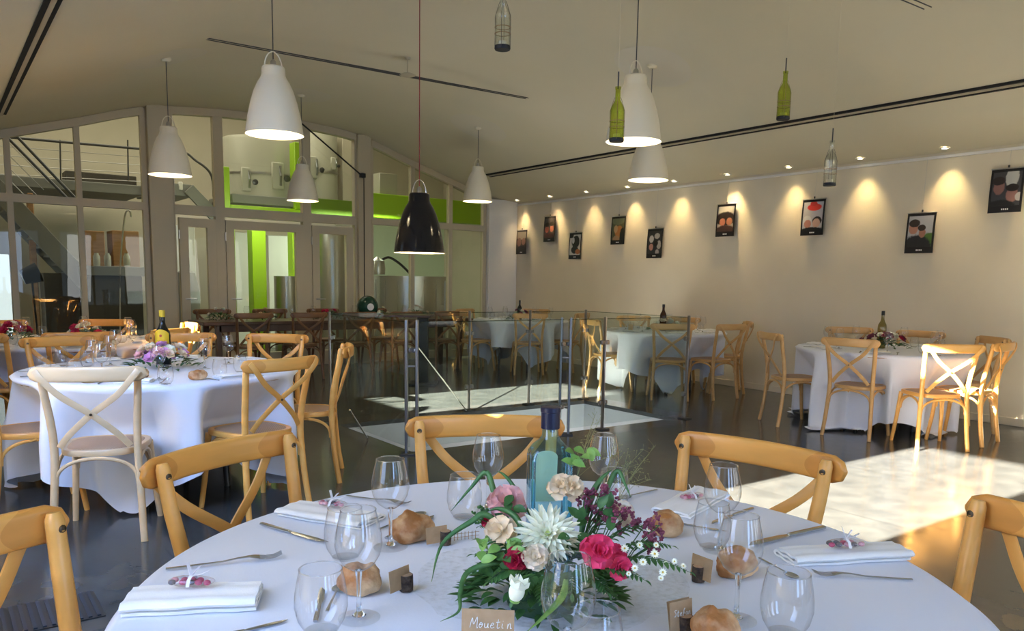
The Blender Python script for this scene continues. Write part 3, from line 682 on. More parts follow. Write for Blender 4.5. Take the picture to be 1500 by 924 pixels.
# ------------------------------------------------------------------ photo posters on the right wall
def picture_mat(name, base, blobs):
    """flat printed picture: soft ellipses (u, v, ru, rv, colour) on a base colour, u from the left, v from the top"""
    m = bpy.data.materials.new(name); m.use_nodes = True; nt = m.node_tree; b = nt.nodes['Principled BSDF']
    b.inputs['Roughness'].default_value = .35
    tc = nt.nodes.new('ShaderNodeTexCoord'); sp = nt.nodes.new('ShaderNodeSeparateXYZ'); nt.links.new(tc.outputs['Object'], sp.inputs[0])
    nz = nt.nodes.new('ShaderNodeTexNoise'); nz.inputs['Scale'].default_value = 38; nt.links.new(tc.outputs['Object'], nz.inputs['Vector'])
    cur = None
    def math_(op, a, b_=None, c_=None):
        n = nt.nodes.new('ShaderNodeMath'); n.operation = op
        for i, q in enumerate((a, b_, c_)):
            if q is None: continue
            if isinstance(q, (int, float)): n.inputs[i].default_value = q
            else: nt.links.new(q, n.inputs[i])
        return n.outputs[0]
    for u, v, ru, rv, col in blobs:
        yy = .15-.3*u; zz = -.42*v
        dy = math_('MULTIPLY_ADD', sp.outputs[1], 1/(.3*ru), -yy/(.3*ru)); dz = math_('MULTIPLY_ADD', sp.outputs[2], 1/(.42*rv), -zz/(.42*rv))
        d = math_('ADD', math_('POWER', math_('ABSOLUTE', dy), 2.0), math_('POWER', math_('ABSOLUTE', dz), 2.0))
        d = math_('ADD', d, math_('MULTIPLY_ADD', nz.outputs['Fac'], .5, -.25))
        mr = nt.nodes.new('ShaderNodeMapRange'); mr.inputs['From Min'].default_value = 1.1; mr.inputs['From Max'].default_value = .8; nt.links.new(d, mr.inputs['Value'])
        mx = nt.nodes.new('ShaderNodeMix'); mx.data_type = 'RGBA'; mx.inputs[7].default_value = (*col, 1)
        nt.links.new(mr.outputs[0], mx.inputs[0])
        if cur is None: mx.inputs[6].default_value = (*base, 1)
        else: nt.links.new(cur, mx.inputs[6])
        cur = mx.outputs[2]
    nt.links.new(cur, b.inputs['Base Color'])
    return m
SK, HR, WT, DK = (.42, .2, .14), (.02, .014, .012), (.6, .6, .58), (.012, .012, .012)
POST = [
 (757, 337, 772, 372, (.03, .025, .02), [(.5, .2, .6, .2, (.25, .22, .19)), (.3, .5, .2, .18, (.16, .08, .07)), (.72, .48, .18, .15, (.2, .1, .08)), (.5, .85, .5, .2, DK)], 'small dim photo poster nearest the glazed gable'),
 (797, 317, 814, 351, (.05, .05, .05), [(.3, .5, .17, .14, (.36, .1, .07)), (.73, .48, .17, .14, (.38, .12, .08)), (.3, .32, .2, .09, HR), (.72, .3, .2, .09, HR), (.5, .85, .5, .2, (.05, .02, .02))], 'photo poster of two red tinted faces side by side'),
 (835, 341, 851, 379, (.62, .6, .55), [(.55, .35, .32, .25, DK), (.5, .65, .3, .15, (.02, .02, .02)), (.35, .3, .1, .12, WT), (.75, .72, .2, .1, (.4, .14, .05)), (.15, .1, .2, .1, DK)], 'black and white looking photo poster with a pale curve'),
 (897, 317, 915, 354, (.10, .10, .05), [(.5, .15, .5, .15, (.16, .18, .10)), (.6, .55, .3, .22, (.42, .17, .05)), (.35, .45, .14, .14, (.5, .32, .16)), (.4, .8, .25, .12, (.35, .22, .12)), (.85, .7, .2, .3, DK)], 'green and orange photo poster'),
 (949, 335, 970, 378, (.03, .03, .03), [(.3, .35, .15, .13, (.45, .42, .38)), (.65, .25, .18, .1, (.4, .38, .35)), (.8, .55, .14, .15, (.38, .34, .3)), (.3, .62, .14, .12, (.42, .2, .15)), (.6, .5, .14, .1, HR), (.7, .8, .12, .1, (.35, .3, .28))], 'dark photo poster of a crowd of pale faces'),
 (1051, 299, 1076, 346, (.33, .32, .30), [(.5, .45, .55, .22, HR), (.35, .55, .16, .12, (.36, .14, .09)), (.72, .54, .16, .12, (.40, .17, .10)), (.5, .88, .6, .24, (.06, .03, .025))], 'photo poster of two faces under a pale grey sky'),
 (1176, 292, 1207, 339, (.5, .48, .48), [(.55, .22, .32, .1, (.8, .06, .04)), (.5, .12, .16, .07, (.7, .05, .04)), (.27, .6, .2, .16, WT), (.3, .68, .16, .12, (.45, .2, .15)), (.7, .6, .21, .12, HR), (.68, .66, .17, .13, (.62, .38, .27)), (.5, .95, .7, .18, DK)], 'photo poster of two faces under a red sign'),
 (1329, 312, 1368, 372, (.36, .38, .42), [(.88, .72, .5, .22, (.07, .16, .03)), (.4, .9, .55, .36, (.015, .016, .018)), (.26, .38, .17, .15, (.38, .19, .13)), (.28, .25, .2, .1, HR), (.58, .5, .12, .12, (.3, .14, .1)), (.55, .37, .14, .08, HR)], 'photo poster of a dark coated couple before a green field'),
 (1450, 247, 1500, 308, (.05, .05, .055), [(.65, .2, .2, .25, (.5, .5, .46)), (.28, .42, .17, .17, (.26, .13, .11)), (.25, .27, .2, .1, (.03, .02, .02)), (.68, .6, .18, .18, (.30, .15, .13)), (.68, .44, .2, .09, HR), (.9, .65, .12, .1, (.5, .48, .46)), (.35, .9, .5, .2, DK)], 'largest looking photo poster at the right edge of the frame'),
]
M['poster_black'] = mat('poster_black', (.012, .012, .013), .35)
for x0, y0, x1, y1, base, blobs, lb in POST:
    A, B = atn(x0, (y0+y1)/2, 8.5), atn(x1, (y0+y1)/2, 8.5)
    d = (A.y+B.y)/2; zt = atn((x0+x1)/2, y0, 8.5).z
    t = thing('photo_poster', lb, 'poster', (8.505, d, zt), 0, 'photo posters hanging on wires')
    cx = lambda z: -.012*math.sin(min(-z/.42, 1)*PI)-.02*(z/.42)**2
    def sheet(y0_, y1_, z0_, z1_, off, nm, m, par):
        bb = MB(); n = 10
        bb.loft([[Vector((cx(z)+off, y0_, z)), Vector((cx(z)+off, y1_, z)), Vector((cx(z)+off+.0015, y1_, z)), Vector((cx(z)+off+.0015, y0_, z))] for z in [z0_+(z1_-z0_)*k/n for k in range(n+1)]])
        return bb.build(nm, m, par)
    sh = sheet(-.15, .15, -.42, 0, 0, 'sheet', M['poster_black'], t)
    pc = sheet(-.128, .128, -.355, -.03, -.0018, 'picture', picture_mat('picture', base, blobs), t)
    cap = MB()
    for k in range(4): cap.box((cx(-.39)-.0018, -.03+.017*k, -.388), (.001, .012, .014))
    cap.build('caption', M['ink'], sh, smooth=False)
    MB().bar((0, -.155, .003), (0, .155, .003), .014, .012, .003).build('top_rail', M['steel'], t)
    MB().box((0, 0, .022), (.012, .016, .026), .003).build('clip', M['dark_steel'], t)
    MB().sweep([(0, 0, .03), (.02, 0, 2.68-zt)], .0012, n=5).build('wire', M['steel'], t)

# ------------------------------------------------------------------ cross-back chairs
def make_chair():
    t = thing('dining_chair', 'x', 'chair', (0, 0, 0))
    H = M['honey']
    for s in (-1, 1):
        pts = spline([(s*.208, .235, 0), (s*.197, .205, .2), (s*.187, .188, .44), (s*.192, .200, .60), (s*.207, .236, .78), (s*.212, .252, .882)], 5)
        ra = [.0165+.002*math.sin(PI*k/(len(pts)-1)) for k in range(len(pts))]
        ra[-1] = .012
        l = MB().sweep(pts, ra, [r*1.02 for r in ra], n=12, up=(0, 1, 0)).build('leg', H, t)
        MB().lathe([(0, .0), (.008, 0), (.008, .002), (.005, .0035), (.005, .002), (0, .002)], 12, (s*.211, .2325, .853), Matrix.Rotation(PI/2, 3, 'X')).build('screw', M['screw'], l)
    for s in (-1, 1):
        pts = spline([(s*.212, -.212, 0), (s*.196, -.186, .2), (s*.180, -.165, .44)], 6)
        MB().sweep(pts, [.0145+.004*k/(len(pts)-1) for k in range(len(pts))], n=12, up=(0, 1, 0)).build('leg', H, t)
    # bent top rail behind the posts
    pts = []; hh = []; tt = []; N = 28
    for k in range(N+1):
        u = -1+2*k/N; x = .256*math.sin(u*PI/2)/1.0
        x = .256*u if abs(u) < .85 else math.copysign(.256*(.85+.15*math.sin((abs(u)-.85)/.15*PI/2)), u)
        y = .266+.052*(1-(x/.256)**2)
        e = min(1, math.sqrt(max(1-max(0, (abs(x)-.222)/.0342)**2, .02)))
        pts.append((x, y, .855)); hh.append(.0365*e); tt.append(.0115*(.55+.45*e))
    MB().sweep(pts, tt, hh, n=16, p=3.2).build('top_rail', M['rail'], t, sharp=50)
    for s in (-1, 1):                     # crossing slats on the outer side of the back
        pts = spline([(s*.224, .300, .874), (s*.19, .307, .828), (s*.12, .287+.003*s, .748), (0, .256+.0045*s, .655), (-s*.105, .228+.003*s, .555), (-s*.158, .206, .487)], 5)
        MB().sweep(pts, .0155, .0042, n=10, p=4, up=(0, 1, 0)).build('cross_slat', H, t)
    MB().lathe([(0, .004), (.006, .004), (.007, 0), (.0, 0)], 12, (0, .268, .655), Matrix.Rotation(-PI/2, 3, 'X')).build('screw', M['screw'], t)
    def outline(k):                       # seat plan: straight back, wide rounded front
        n = 48; out = []
        for i in range(n):
            a = 2*PI*i/n; c, s_ = math.cos(a), math.sin(a); e = 2/3.2
            x = math.copysign(abs(c)**e, c)*.215*k; y = math.copysign(abs(s_)**e, s_)*.21*k
            x *= 1-.16*(y/.21+1)/2*1.0
            out.append((x, y-.012))
        return out
    rings = [[Vector((x, y, z)) for x, y in outline(k)] for k, z in ((.93, .432), (.985, .434), (1.0, .442), (1.0, .458), (.985, .464), (.90, .466), (.86, .462))]
    MB().loft(rings, cap=False).build('seat_frame', H, t, sharp=50)
    rings = [[Vector((x, y, z)) for x, y in outline(k)] for k, z in ((.865, .455), (.86, .463), (.80, .466), (.5, .469), (.2, .470), (.03, .470))]
    MB().loft(rings).build('cane_seat', M['cane'], t, sharp=50)
    def arch(p, q, z0, z1, nm='arch'):
        p, q = Vector(p), Vector(q); pts = []
        for k in range(17):
            a = PI*k/16; u = (1-math.cos(a))/2; pts.append(p.lerp(q, u)+Vector((0, 0, z0+(z1-z0)*math.sin(a)**.7)))
        MB().sweep(pts, .0095, n=8, up=(0, 1, .01)).build(nm, H, t)
    arch((-.183, .198, 0), (.183, .198, 0), .30, .425); arch((-.176, -.168, 0), (.176, -.168, 0), .30, .425)
    arch((-.184, -.16, 0), (-.186, .18, 0), .30, .425); arch((.184, -.16, 0), (.186, .18, 0), .30, .425)
    return t
chair0 = make_chair(); used = [False]
CH = []
def chair(mid, face, desc, group, wood=None, back=.285):
    f = Vector((face[0], face[1], 0)).normalized(); rz = math.atan2(f.y, f.x)+PI/2
    o = Vector((mid[0], mid[1], 0))+f*back
    lb = 'wooden cross-back chair '+desc; CH.append((o.copy(), f.copy()))
    if not used[0]:
        used[0] = True; c = chair0; c.location = o; c.rotation_euler = (0, 0, rz); c['label'] = lb; c['group'] = group
    else: c = dup(chair0, None, o, rz, lb, group)
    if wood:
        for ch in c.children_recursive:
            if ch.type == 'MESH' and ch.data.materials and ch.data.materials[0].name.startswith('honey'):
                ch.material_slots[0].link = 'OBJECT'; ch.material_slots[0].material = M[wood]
    return c

# ------------------------------------------------------------------ tables and cloths
TOP = .752
def cloth_table(c, R, half, rot, label, clabel, seed, floor_tip=.012, nf=11, amp=.034, legs=4, p=8):
    r0 = random.Random(seed)
    t = thing('round_table', label, 'table', (c[0], c[1], 0), rot, 'round banquet tables')
    MB().lathe([(0, .715), (R-.01, .715), (R, .722), (R, .735), (R-.008, .742), (0, .742)], 64).build('tabletop', M['wood_board'], t)
    for k in range(legs):
        a = 2*PI*(k+.5)/legs; MB().sweep([(R*.42*math.cos(a), R*.42*math.sin(a), .715), (R*.46*math.cos(a), R*.46*math.sin(a), 0)], .019, n=10).build('leg', M['dark_steel'], t)
    near_ch = []
    for o_, f_ in CH:
        v = o_-Vector((c[0], c[1], 0))
        if v.length < 1.25:
            fr = v+f_*.225; near_ch.append((math.atan2(v.y, v.x)-rot, max(fr.length-.03, .50)))
    NA, NL = 240, 30; ph = [r0.uniform(0, 6.28) for _ in range(5)]
    prof = [(0.02, 0), (.3*R, 0), (.6*R, 0), (.85*R, 0), (.97*R, 0)]
    def fn(i, j):
        a = 2*PI*i/NA
        if j < 5: r = prof[j][0]; return (r*math.cos(a), r*math.sin(a), TOP+.0006*math.sin(9*a+j))
        k = (j-5)/(NL-6)
        q = (abs(math.cos(a))**p+abs(math.sin(a))**p)**(1/p); drop = half/q-R
        L = drop+.02; s = k*L
        # rounded rim then nearly vertical fall with folds
        rim = .02
        if s < rim*1.57: an = s/rim; r = R+rim*math.sin(an)-.008; z = TOP-rim*(1-math.cos(an))
        else:
            r = R+rim-.008; z = TOP-rim-(s-rim*1.57)
            dpt = (s-rim*1.57)
            corner = max(0, (drop-(half-R))/(half*(2**(.5-1/p)-1)))
            fold = amp*min(1, dpt/.35)*(math.sin(nf*a+ph[0])+.55*math.sin((nf*2-3)*a+ph[1])+.4*math.sin(5*a+ph[2]))
            fold += .07*corner**2*min(1, dpt/.4)*math.cos(22*(abs((a+PI/4) % (PI/2)-PI/4)-PI/4)*1.2)
            r += .03*min(1, dpt/.3)+fold
            for a_, fr in near_ch:
                da = abs((a-a_+PI) % (2*PI)-PI)*R; wgt = max(0, min(1, (.34-da)/.13)); wgt = wgt*wgt*(3-2*wgt)
                dz = max(0, min(1, (TOP-.02-z)/.24)); tgt = R+.012+(fr-R-.012)*dz
                if tgt < r: r += (tgt-r)*wgt
            if z < floor_tip:
                r += (floor_tip-z)*.8; z = floor_tip+.012*(1+math.sin(nf*a*2+s*30))
        return (r*math.cos(a), r*math.sin(a), z)
    b = MB(); b.grid(fn, NA, NL, True); b.f.append(tuple(range(NA))[::-1])
    o = b.build('tablecloth', M['linen'], None, (c[0], c[1], 0), sharp=180); o.rotation_euler = (0, 0, rot)
    tag(o, clabel, 'tablecloth', 'white tablecloths')
    return t
TF, RF = Vector((.943, 1.136, 0)), .776
TL, RL = Vector((1.14, 5.2, 0)), .80
TB, RB = Vector((.95, 7.75, 0)), .80
T1, T2, T3 = Vector((7.35, 9.75, 0)), Vector((7.45, 6.85, 0)), Vector((7.35, 3.95, 0))
g = 'chairs around the foreground table'
chair((1.42, 2.06), (-.51, -.86), 'straight across the foreground table, behind the blue bottle', g)
chair((1.83, 1.32), (-.98, -.14), 'at the foreground table in front of the sunlit floor', g)
chair((.59, 2.07), (.45, -.89), 'tilted to the left at the foreground table, before the left table', g)
chair((-.03, 1.54), (.6, -.8), 'cut off by the left edge of the frame at the foreground table', g)
chair((1.71, .50), (-.93, .36), 'cut off by the right edge of the frame at the foreground table', g)
g = 'chairs around the left table'
chair((.58, 4.18), (.36, .93), 'of pale wood with its back to us at the left table', g, 'pale')
chair((1.54, 4.2), (-.3, .95), 'with its back to us at the right of the left table', g)
chair((2.22, 4.86), (-.85, .42), 'seen side on, between the left table and the steel posts', g)
chair((2.17, 6.03), (-.66, -.75), 'facing us on the far right of the left table', g)
chair((.71, 6.32), (.19, -.98), 'facing us on the far left of the left table', g)
chair((1.55, 6.42), (-.3, -.95), 'facing us behind the yellow label bottle', g)
chair((.14, 5.1), (1, .03), 'at the left edge of the frame beside the left table', g)
g = 'chairs around the far left table'
chair((.9, 6.78), (.02, 1), 'with its back to us at the far left table', g)
chair((1.62, 7.0), (-.65, .75), 'angled at the right of the far left table', g)
chair((1.98, 7.8), (-1, 0), 'seen from the side at the far left table', g)
chair((1.4, 8.7), (-.4, -.9), 'facing us behind the far left table, before the grey column', g)
chair((.5, 8.72), (.4, -.9), 'facing us at the very back of the far left table', g)
chair((.25, 6.95), (.7, .7), 'with its back to us, left end of the far left table', g)
g = 'chairs around the table behind the glass'
chair((6.3, 9.85), (1, 0), 'left of the table behind the balustrade', g, 'mid')
chair((6.85, 8.85), (.5, .87), 'with its back to us at the table behind the balustrade', g, 'mid')
chair((6.95, 10.72), (.4, -.9), 'facing us, back left of the table behind the balustrade', g, 'mid')
chair((8.12, 10.35), (-.8, -.6), 'facing us, right of the table behind the balustrade', g, 'mid')
chair((7.85, 8.85), (-.45, .9), 'with its back to us, right of the table behind the balustrade', g, 'mid')
g = 'chairs around the middle wall table'
chair((6.55, 7.25), (.9, -.3), 'seen side on with a sunlit back, left of the middle wall table', g, 'mid')
chair((6.75, 6.08), (.65, .76), 'square on with its back to us at the middle wall table', g, 'mid')
chair((7.45, 5.8), (.05, 1), 'on the right front of the middle wall table', g, 'mid')
chair((8.22, 6.15), (-.7, .7), 'at the right end of the middle wall table', g, 'mid')
chair((8.3, 7.3), (-.9, -.4), 'facing us at the back of the middle wall table', g, 'mid')
chair((7.9, 7.85), (-.4, -.9), 'facing us at the back left of the middle wall table', g, 'mid')
g = 'chairs around the right wall table'
chair((6.48, 4.62), (.85, -.5), 'seen side on at the left of the right wall table', g, 'mid')
chair((6.42, 3.75), (.98, .15), 'with its back to us at the middle of the right wall table', g, 'mid')
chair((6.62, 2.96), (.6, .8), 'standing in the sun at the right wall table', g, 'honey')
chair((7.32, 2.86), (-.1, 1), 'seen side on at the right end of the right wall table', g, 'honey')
chair((8.05, 3.25), (-.8, .6), 'half hidden at the far right of the right wall table', g, 'mid')
chair((8.28, 4.85), (-.75, -.65), 'facing us at the back left of the right wall table', g, 'mid')
chair((8.38, 4.1), (-1, -.05), 'facing us at the back right of the right wall table', g, 'mid')

cloth_table(TF, RF, 1.15, .3, 'round foreground table under the white cloth with the blue bottle', 'white cloth on the foreground table, almost flat seen from above', 3)
cloth_table(TL, RL, 1.25, .25, 'round left table under the bluish white cloth', 'bluish white cloth falling in folds from the left table', 4, nf=8, amp=.045, p=5)
cloth_table(TB, RB, 1.12, .9, 'round table at the far left behind the left table', 'shaded white cloth on the far left table', 5)
cloth_table(T1, .74, 1.1, .5, 'round table behind the glass balustrade by the far corner', 'pale cloth of the table behind the glass balustrade', 6)
cloth_table(T2, .76, 1.19, .1, 'round table in the middle along the photo wall', 'white cloth with a pointed corner on the middle wall table', 7, p=7)
cloth_table(T3, .78, 1.38, .75, 'round table at the right along the photo wall', 'white cloth spilling onto the floor from the right table', 8, nf=8, amp=.045, p=4)

# long wooden table along the glazed gable
LT = thing('long_table', 'long dark wooden table along the glazed gable', 'table', (4.7, 10.45, 0))
MB().box((0, 0, .745), (4.0, .75, .045), .008).build('tabletop', M['wood_dark'], LT)
for x in (-1.8, 1.8):
    for y in (-.28, .28): MB().box((x, y, .36), (.07, .07, .72), .006).build('leg', M['wood_dark'], LT)
MB().box((0, -.3, .68), (3.6, .03, .09), .004).build('apron', M['wood_dark'], LT)
g = 'chairs at the long dark table'
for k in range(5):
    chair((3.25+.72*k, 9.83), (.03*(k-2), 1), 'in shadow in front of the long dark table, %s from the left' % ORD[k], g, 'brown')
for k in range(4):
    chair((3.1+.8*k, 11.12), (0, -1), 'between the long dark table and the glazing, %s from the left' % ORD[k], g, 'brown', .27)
HT = thing('side_stand', 'dark narrow stand table behind the steel posts', 'stand table', tuple(at(598, 562, 0)))
q = at(598, 562, 0); z1 = .88
MB().box((0, 0, z1), (.62, .45, .03), .005).build('top', M['wood_dark'], HT); HT.rotation_euler = (0, 0, -YAW)
MB().box((.19, .0, z1/2), (.14, .1, z1-.02), .01).build('column', M['black'], HT)
MB().box((.19, 0, .012), (.36, .36, .024), .006).build('foot', M['black'], HT)

# ------------------------------------------------------------------ glass balustrade round the stairwell
BH = 1.03
M['glass_edge'] = thin_glass('glass_edge', (.5, .58, .52), .2, .03)
def rail_panel(a, c, label):
    a, c = Vector(a), Vector(c)
    t = thing('glass_balustrade', label, 'balustrade', tuple((a+c)/2), 0, 'glass balustrade panels'); o = (a+c)/2
    dv = (c-a).normalized(); a2 = a+dv*.03; c2 = c-dv*.03
    MB().bar(a2+Vector((0, 0, .53))-o, c2+Vector((0, 0, .53))-o, .010, .96).build('panel', M['balustrade'], t, smooth=False)
    MB().bar(a2+Vector((0, 0, 1.012))-o, c2+Vector((0, 0, 1.012))-o, .012, .006).build('top_edge', M['glass_edge'], t, smooth=False)
    for s_ in (.25, .8):
        for p in (a2, c2): MB().box(p+Vector((0, 0, s_))-o, (.036, .036, .04), .006).build('clamp', M['post_steel'], t)
    return t
def rail_post(p, label, twin=False, ang=0, h=BH, w_=.05):
    t = thing('balustrade_post', label, 'post', (p[0], p[1], 0), ang, 'steel balustrade posts')
    for s in ((-.04, .04) if twin else (0,)):
        MB().box((s, 0, h/2), (.021 if twin else .014, .05 if twin else .034, h), .003).build('flat_bar', M['post_steel'], t)
    if twin:
        for z in (.25, .68): MB().sweep([(-.045, 0, z), (.045, 0, z)], .008, n=8).build('spacer', M['steel'], t)
    MB().box((0, 0, .006), (.16 if twin else .1, .1, .012), .003).build('base_plate', M['dark_steel'], t)
    return t
D0, D1 = 5.2, 6.72
rail_post((2.9, D0), 'twin bar steel post near the left front of the stairwell', True, -YAW)
rail_post((4.42, D0), 'twin bar steel post behind the blue bottle', True, -YAW)
rail_post((4.88, D0), 'slim steel post right of the blue bottle', False, 0)
rail_post((6.0, D0), 'slim steel post at the right front corner of the stairwell', False, 0)
rail_post((2.9, D1), 'slim steel post at the far left corner of the stairwell', False, 0)
rail_post((4.42, D1), 'slim steel post on the far side, left of the table behind the glass', False, 0)
rail_post((5.2, D1), 'slim steel post on the far side, before the table behind the glass', False, 0)
rail_post((6.0, D1), 'slim steel post at the far right corner of the stairwell', False, 0)
rail_panel((2.9, D0, 0), (4.42, D0, 0), 'front glass panel between the two twin posts')
rail_panel((4.42, D0, 0), (4.88, D0, 0), 'narrow front glass panel right of the blue bottle')
rail_panel((4.88, D0, 0), (6.0, D0, 0), 'front glass panel before the middle wall table')
rail_panel((6.0, D0, 0), (6.0, D1, 0), 'end glass panel on the photo wall side')
rail_panel((2.9, D1, 0), (4.42, D1, 0), 'far glass panel on the left')
rail_panel((4.42, D1, 0), (5.2, D1, 0), 'far glass panel in the middle')
rail_panel((5.2, D1, 0), (6.0, D1, 0), 'far glass panel on the right')
rail_panel((2.9, D0, 0), (2.9, D1, 0), 'left glass panel beside the steel posts')
for (a, c, lb) in (((613, 509, 1.0), (683, 601, .02), 'thin slanting steel rod right of the twin post'), ((512, 600, .3), (538, 641, .02), 'short slanting rod left of the twin post')):
    A, B = at(a[0], a[1], .55 if a[2] == 1.0 else .3), at(c[0], c[1], .02)
    tag(MB().sweep([A, B], .007, n=8).build('brace_rod', M['steel']), lb, 'rod', 'slanting rods at the balustrade')
q = at(40, 905, 0)
t = thing('floor_grille', 'dark slatted floor grille in the lower left corner', 'grille', (q.x, q.y, 0), 0)
MB().box((0, 0, .002), (.5, .3, .004), .0).build('frame', M['dark_steel'], t, smooth=False)
b = MB()
for k in range(16): b.box((-.23+.0306*k, 0, .006), (.013, .28, .006))
b.build('slats', mat('grille_slat', (.07, .09, .12), .35, .6), t, smooth=False)
# ------------------------------------------------------------------ things on the tables
TZ = TOP+.0015
def on(x, y): p = at(x, y, TZ); return p
ANG = lambda p, q: math.atan2((q-p).y, (q-p).x)
def make_wine():
    t = thing('wine_glass', 'x', 'glass')
    bowl = [(.004, .083), (.014, .086), (.027, .096), (.036, .112), (.0395, .128), (.0385, .145), (.0345, .165), (.0305, .182), (.029, .1885)]
    MB().lathe(bowl, 40).build('bowl', M['glass'], t, sharp=80)
    MB().sweep([(.0292*math.cos(2*PI*k/36), .0292*math.sin(2*PI*k/36), .1887) for k in range(36)], .0009, n=6, closed=True).build('rim', M['glass_solid'], t)
    MB().lathe([(0, .086), (.006, .0845), (.0055, .078), (.0038, .06), (.0036, .03), (.005, .012), (.012, .006), (0, .005)], 20).build('stem', M['glass_solid'], t, sharp=80)
    MB().lathe([(0, .006), (.012, .0055), (.028, .0022), (.0355, .0012), (.0355, 0), (0, 0)], 40).build('foot', M['glass_foot'], t, sharp=80)
    return t
def make_tumbler():
    t = thing('water_tumbler', 'x', 'glass')
    MB().lathe([(0, .003), (.021, .003), (.027, .006), (.036, .022), (.0405, .042), (.0400, .06), (.0365, .082), (.0325, .101)], 40).build('bowl', M['glass'], t, sharp=80)
    MB().sweep([(.0326*math.cos(2*PI*k/36), .0326*math.sin(2*PI*k/36), .1012) for k in range(36)], .0009, n=6, closed=True).build('rim', M['glass_solid'], t)
    MB().lathe([(0, 0), (.022, 0), (.026, .003), (.022, .0045), (0, .004)], 32).build('base', M['glass_foot'], t, sharp=80)
    return t
wine0, tumb0 = make_wine(), make_tumbler(); fresh = {'w': True, 't': True}
def glass(kind, p, label, group, s=1.0):
    proto = wine0 if kind == 'w' else tumb0
    if fresh[kind]: fresh[kind] = False; c = proto; c.location = p; c['label'] = label; c['group'] = group
    else: c = dup(proto, None, p, 0, label, group)
    c.scale = (s, s, s); return c
gw, gt = 'wine glasses on the foreground table', 'water tumblers on the foreground table'
WG = [(526, 905, 1.0, 'stemmed wine glass at the left front, before a bread roll'), (572, 801, 1.02, 'stemmed wine glass by the far left napkin'),
      (714, 745, 1.0, 'stemmed wine glass behind the pink rose, left of the blue bottle'), (882, 743, 1.0, 'stemmed wine glass right of the blue bottle'),
      (1054, 806, 1.0, 'stemmed wine glass behind the kraft card on the right'), (1078, 908, .98, 'stemmed wine glass in front of the right hand roll'),
      (829, 1003, 1.0, 'stemmed wine glass closest to us, in front of the flowers')]
for x, y, s, lb in WG: glass('w', on(x, y), lb, gw, s)
TGp = [(471, 925, 1.05, 'water tumbler at the left front over a knife and spoon'), (506, 817, 1.05, 'water tumbler behind the left front wine glass'), (680, 758, 1.05, 'water tumbler left of the pink rose'),
       (898, 745, 1.0, 'water tumbler right of the blue bottle beside a wine glass'), (1042, 802, 1.0, 'water tumbler behind the kraft card on the right'), (1150, 928, 1.05, 'water tumbler at the right front below the fork'),
       (872, 988, 1.0, 'water tumbler cut off by the lower edge below the pink roses')]
for x, y, s, lb in TGp: glass('t', on(x, y), lb, gt, s)

# cutlery
def fork_mb():
    b = MB(); prof = [(-.10, .0045, .003), (-.06, .0045, .0034), (0, .0035, .005), (.03, .0035, .009), (.05, .006, .010), (.06, .0105, .009), (.07, .0125, .007)]
    b.sweep([(x, 0, z) for x, w_, z in prof], [.0013]*7, [.0013]*7, n=8, up=(0, 0, 1))
    b = MB(); b.sweep([(x, 0, z) for x, w_, z in prof], [w_ for x, w_, z in prof], .0012, n=10, p=3)
    for y in (-.0102, -.0034, .0034, .0102):
        b.sweep([(.068, y, .007), (.082, y, .005), (.098, y*.97, .006), (.112, y*.95, .012)], [.0023, .002, .0018, .001], .0011, n=6)
    return b
def knife_mb():
    b = MB(); b.sweep([(-.115, 0, .004), (-.09, 0, .004), (-.02, 0, .0042), (-.008, 0, .004)], [.006, .0068, .0058, .0045], .0032, n=10, p=3)
    b.sweep([(-.008, 0, .004), (.01, .0, .004), (.06, .001, .004), (.09, .002, .004), (.112, .006, .004)], [.0045, .0085, .0095, .0085, .0012], .0008, n=8, p=3)
    return b
def spoon_mb():
    b = MB(); b.sweep([(-.095, 0, .003), (-.05, 0, .004), (.03, 0, .006), (.045, 0, .006)], [.0055, .0045, .003, .004], .0013, n=8, p=3)
    b.grid(lambda i, j: (.07+.03*math.cos(2*PI*i/20)*j/5, .0185*math.sin(2*PI*i/20)*j/5, .0012+.0055*(j/5)**2), 20, 6, True)
    b.grid(lambda i, j: (.07+.03*math.cos(2*PI*i/20)*j/5, .0185*math.sin(2*PI*i/20)*j/5, .0004+.0055*(j/5)**2), 20, 6, True)
    return b
CUT = {}
def cutlery(kind, a, c, label, group, p0=None):
    p, q = (on(*a), on(*c)) if p0 is None else (a, c)
    L = (q-p).length; nat = {'fork': .212, 'knife': .227, 'spoon': .195}[kind]
    if kind not in CUT:
        CUT[kind] = {'fork': fork_mb, 'knife': knife_mb, 'spoon': spoon_mb}[kind]().build(kind, M['chrome']); o = CUT[kind]
    else: o = CUT[kind].copy(); COL.objects.link(o)
    mid = {'fork': .006, 'knife': -.0015, 'spoon': .0025}[kind]
    v = (q-p).normalized(); o.location = (p+q)/2-v*mid*L/nat; o.location.z = TZ; o.rotation_euler = (0, 0, math.atan2(v.y, v.x)); s = max(.6, min(L/nat, 1.15)); o.scale = (s, s, s)
    return tag(o, label, kind, group)
gc = 'cutlery on the foreground table'
cutlery('fork', (243, 835), (413, 817), 'steel fork behind the left napkin with the sweets', gc)
cutlery('fork', (1336, 850), (1190, 843), 'steel fork in front of the right rolled napkin', gc)
cutlery('knife', (383, 769), (478, 797), 'steel knife in front of the far left napkin', gc)
cutlery('knife', (300, 938), (420, 911), 'steel knife blade showing at the lower left edge', gc)
cutlery('knife', (1218, 772), (1080, 803), 'steel knife behind the right rolled napkin', gc)
cutlery('spoon', (1112, 818), (1168, 850), 'steel spoon between the roll and the right rolled napkin', gc)
cutlery('knife', (566, 790), (638, 757), 'steel knife leading to the roll beside the kraft card', gc)
cutlery('spoon', (556, 776), (622, 752), 'steel spoon behind the roll at the far left', gc)
cutlery('fork', (508, 727), (600, 741), 'steel fork behind the far left napkin', gc)
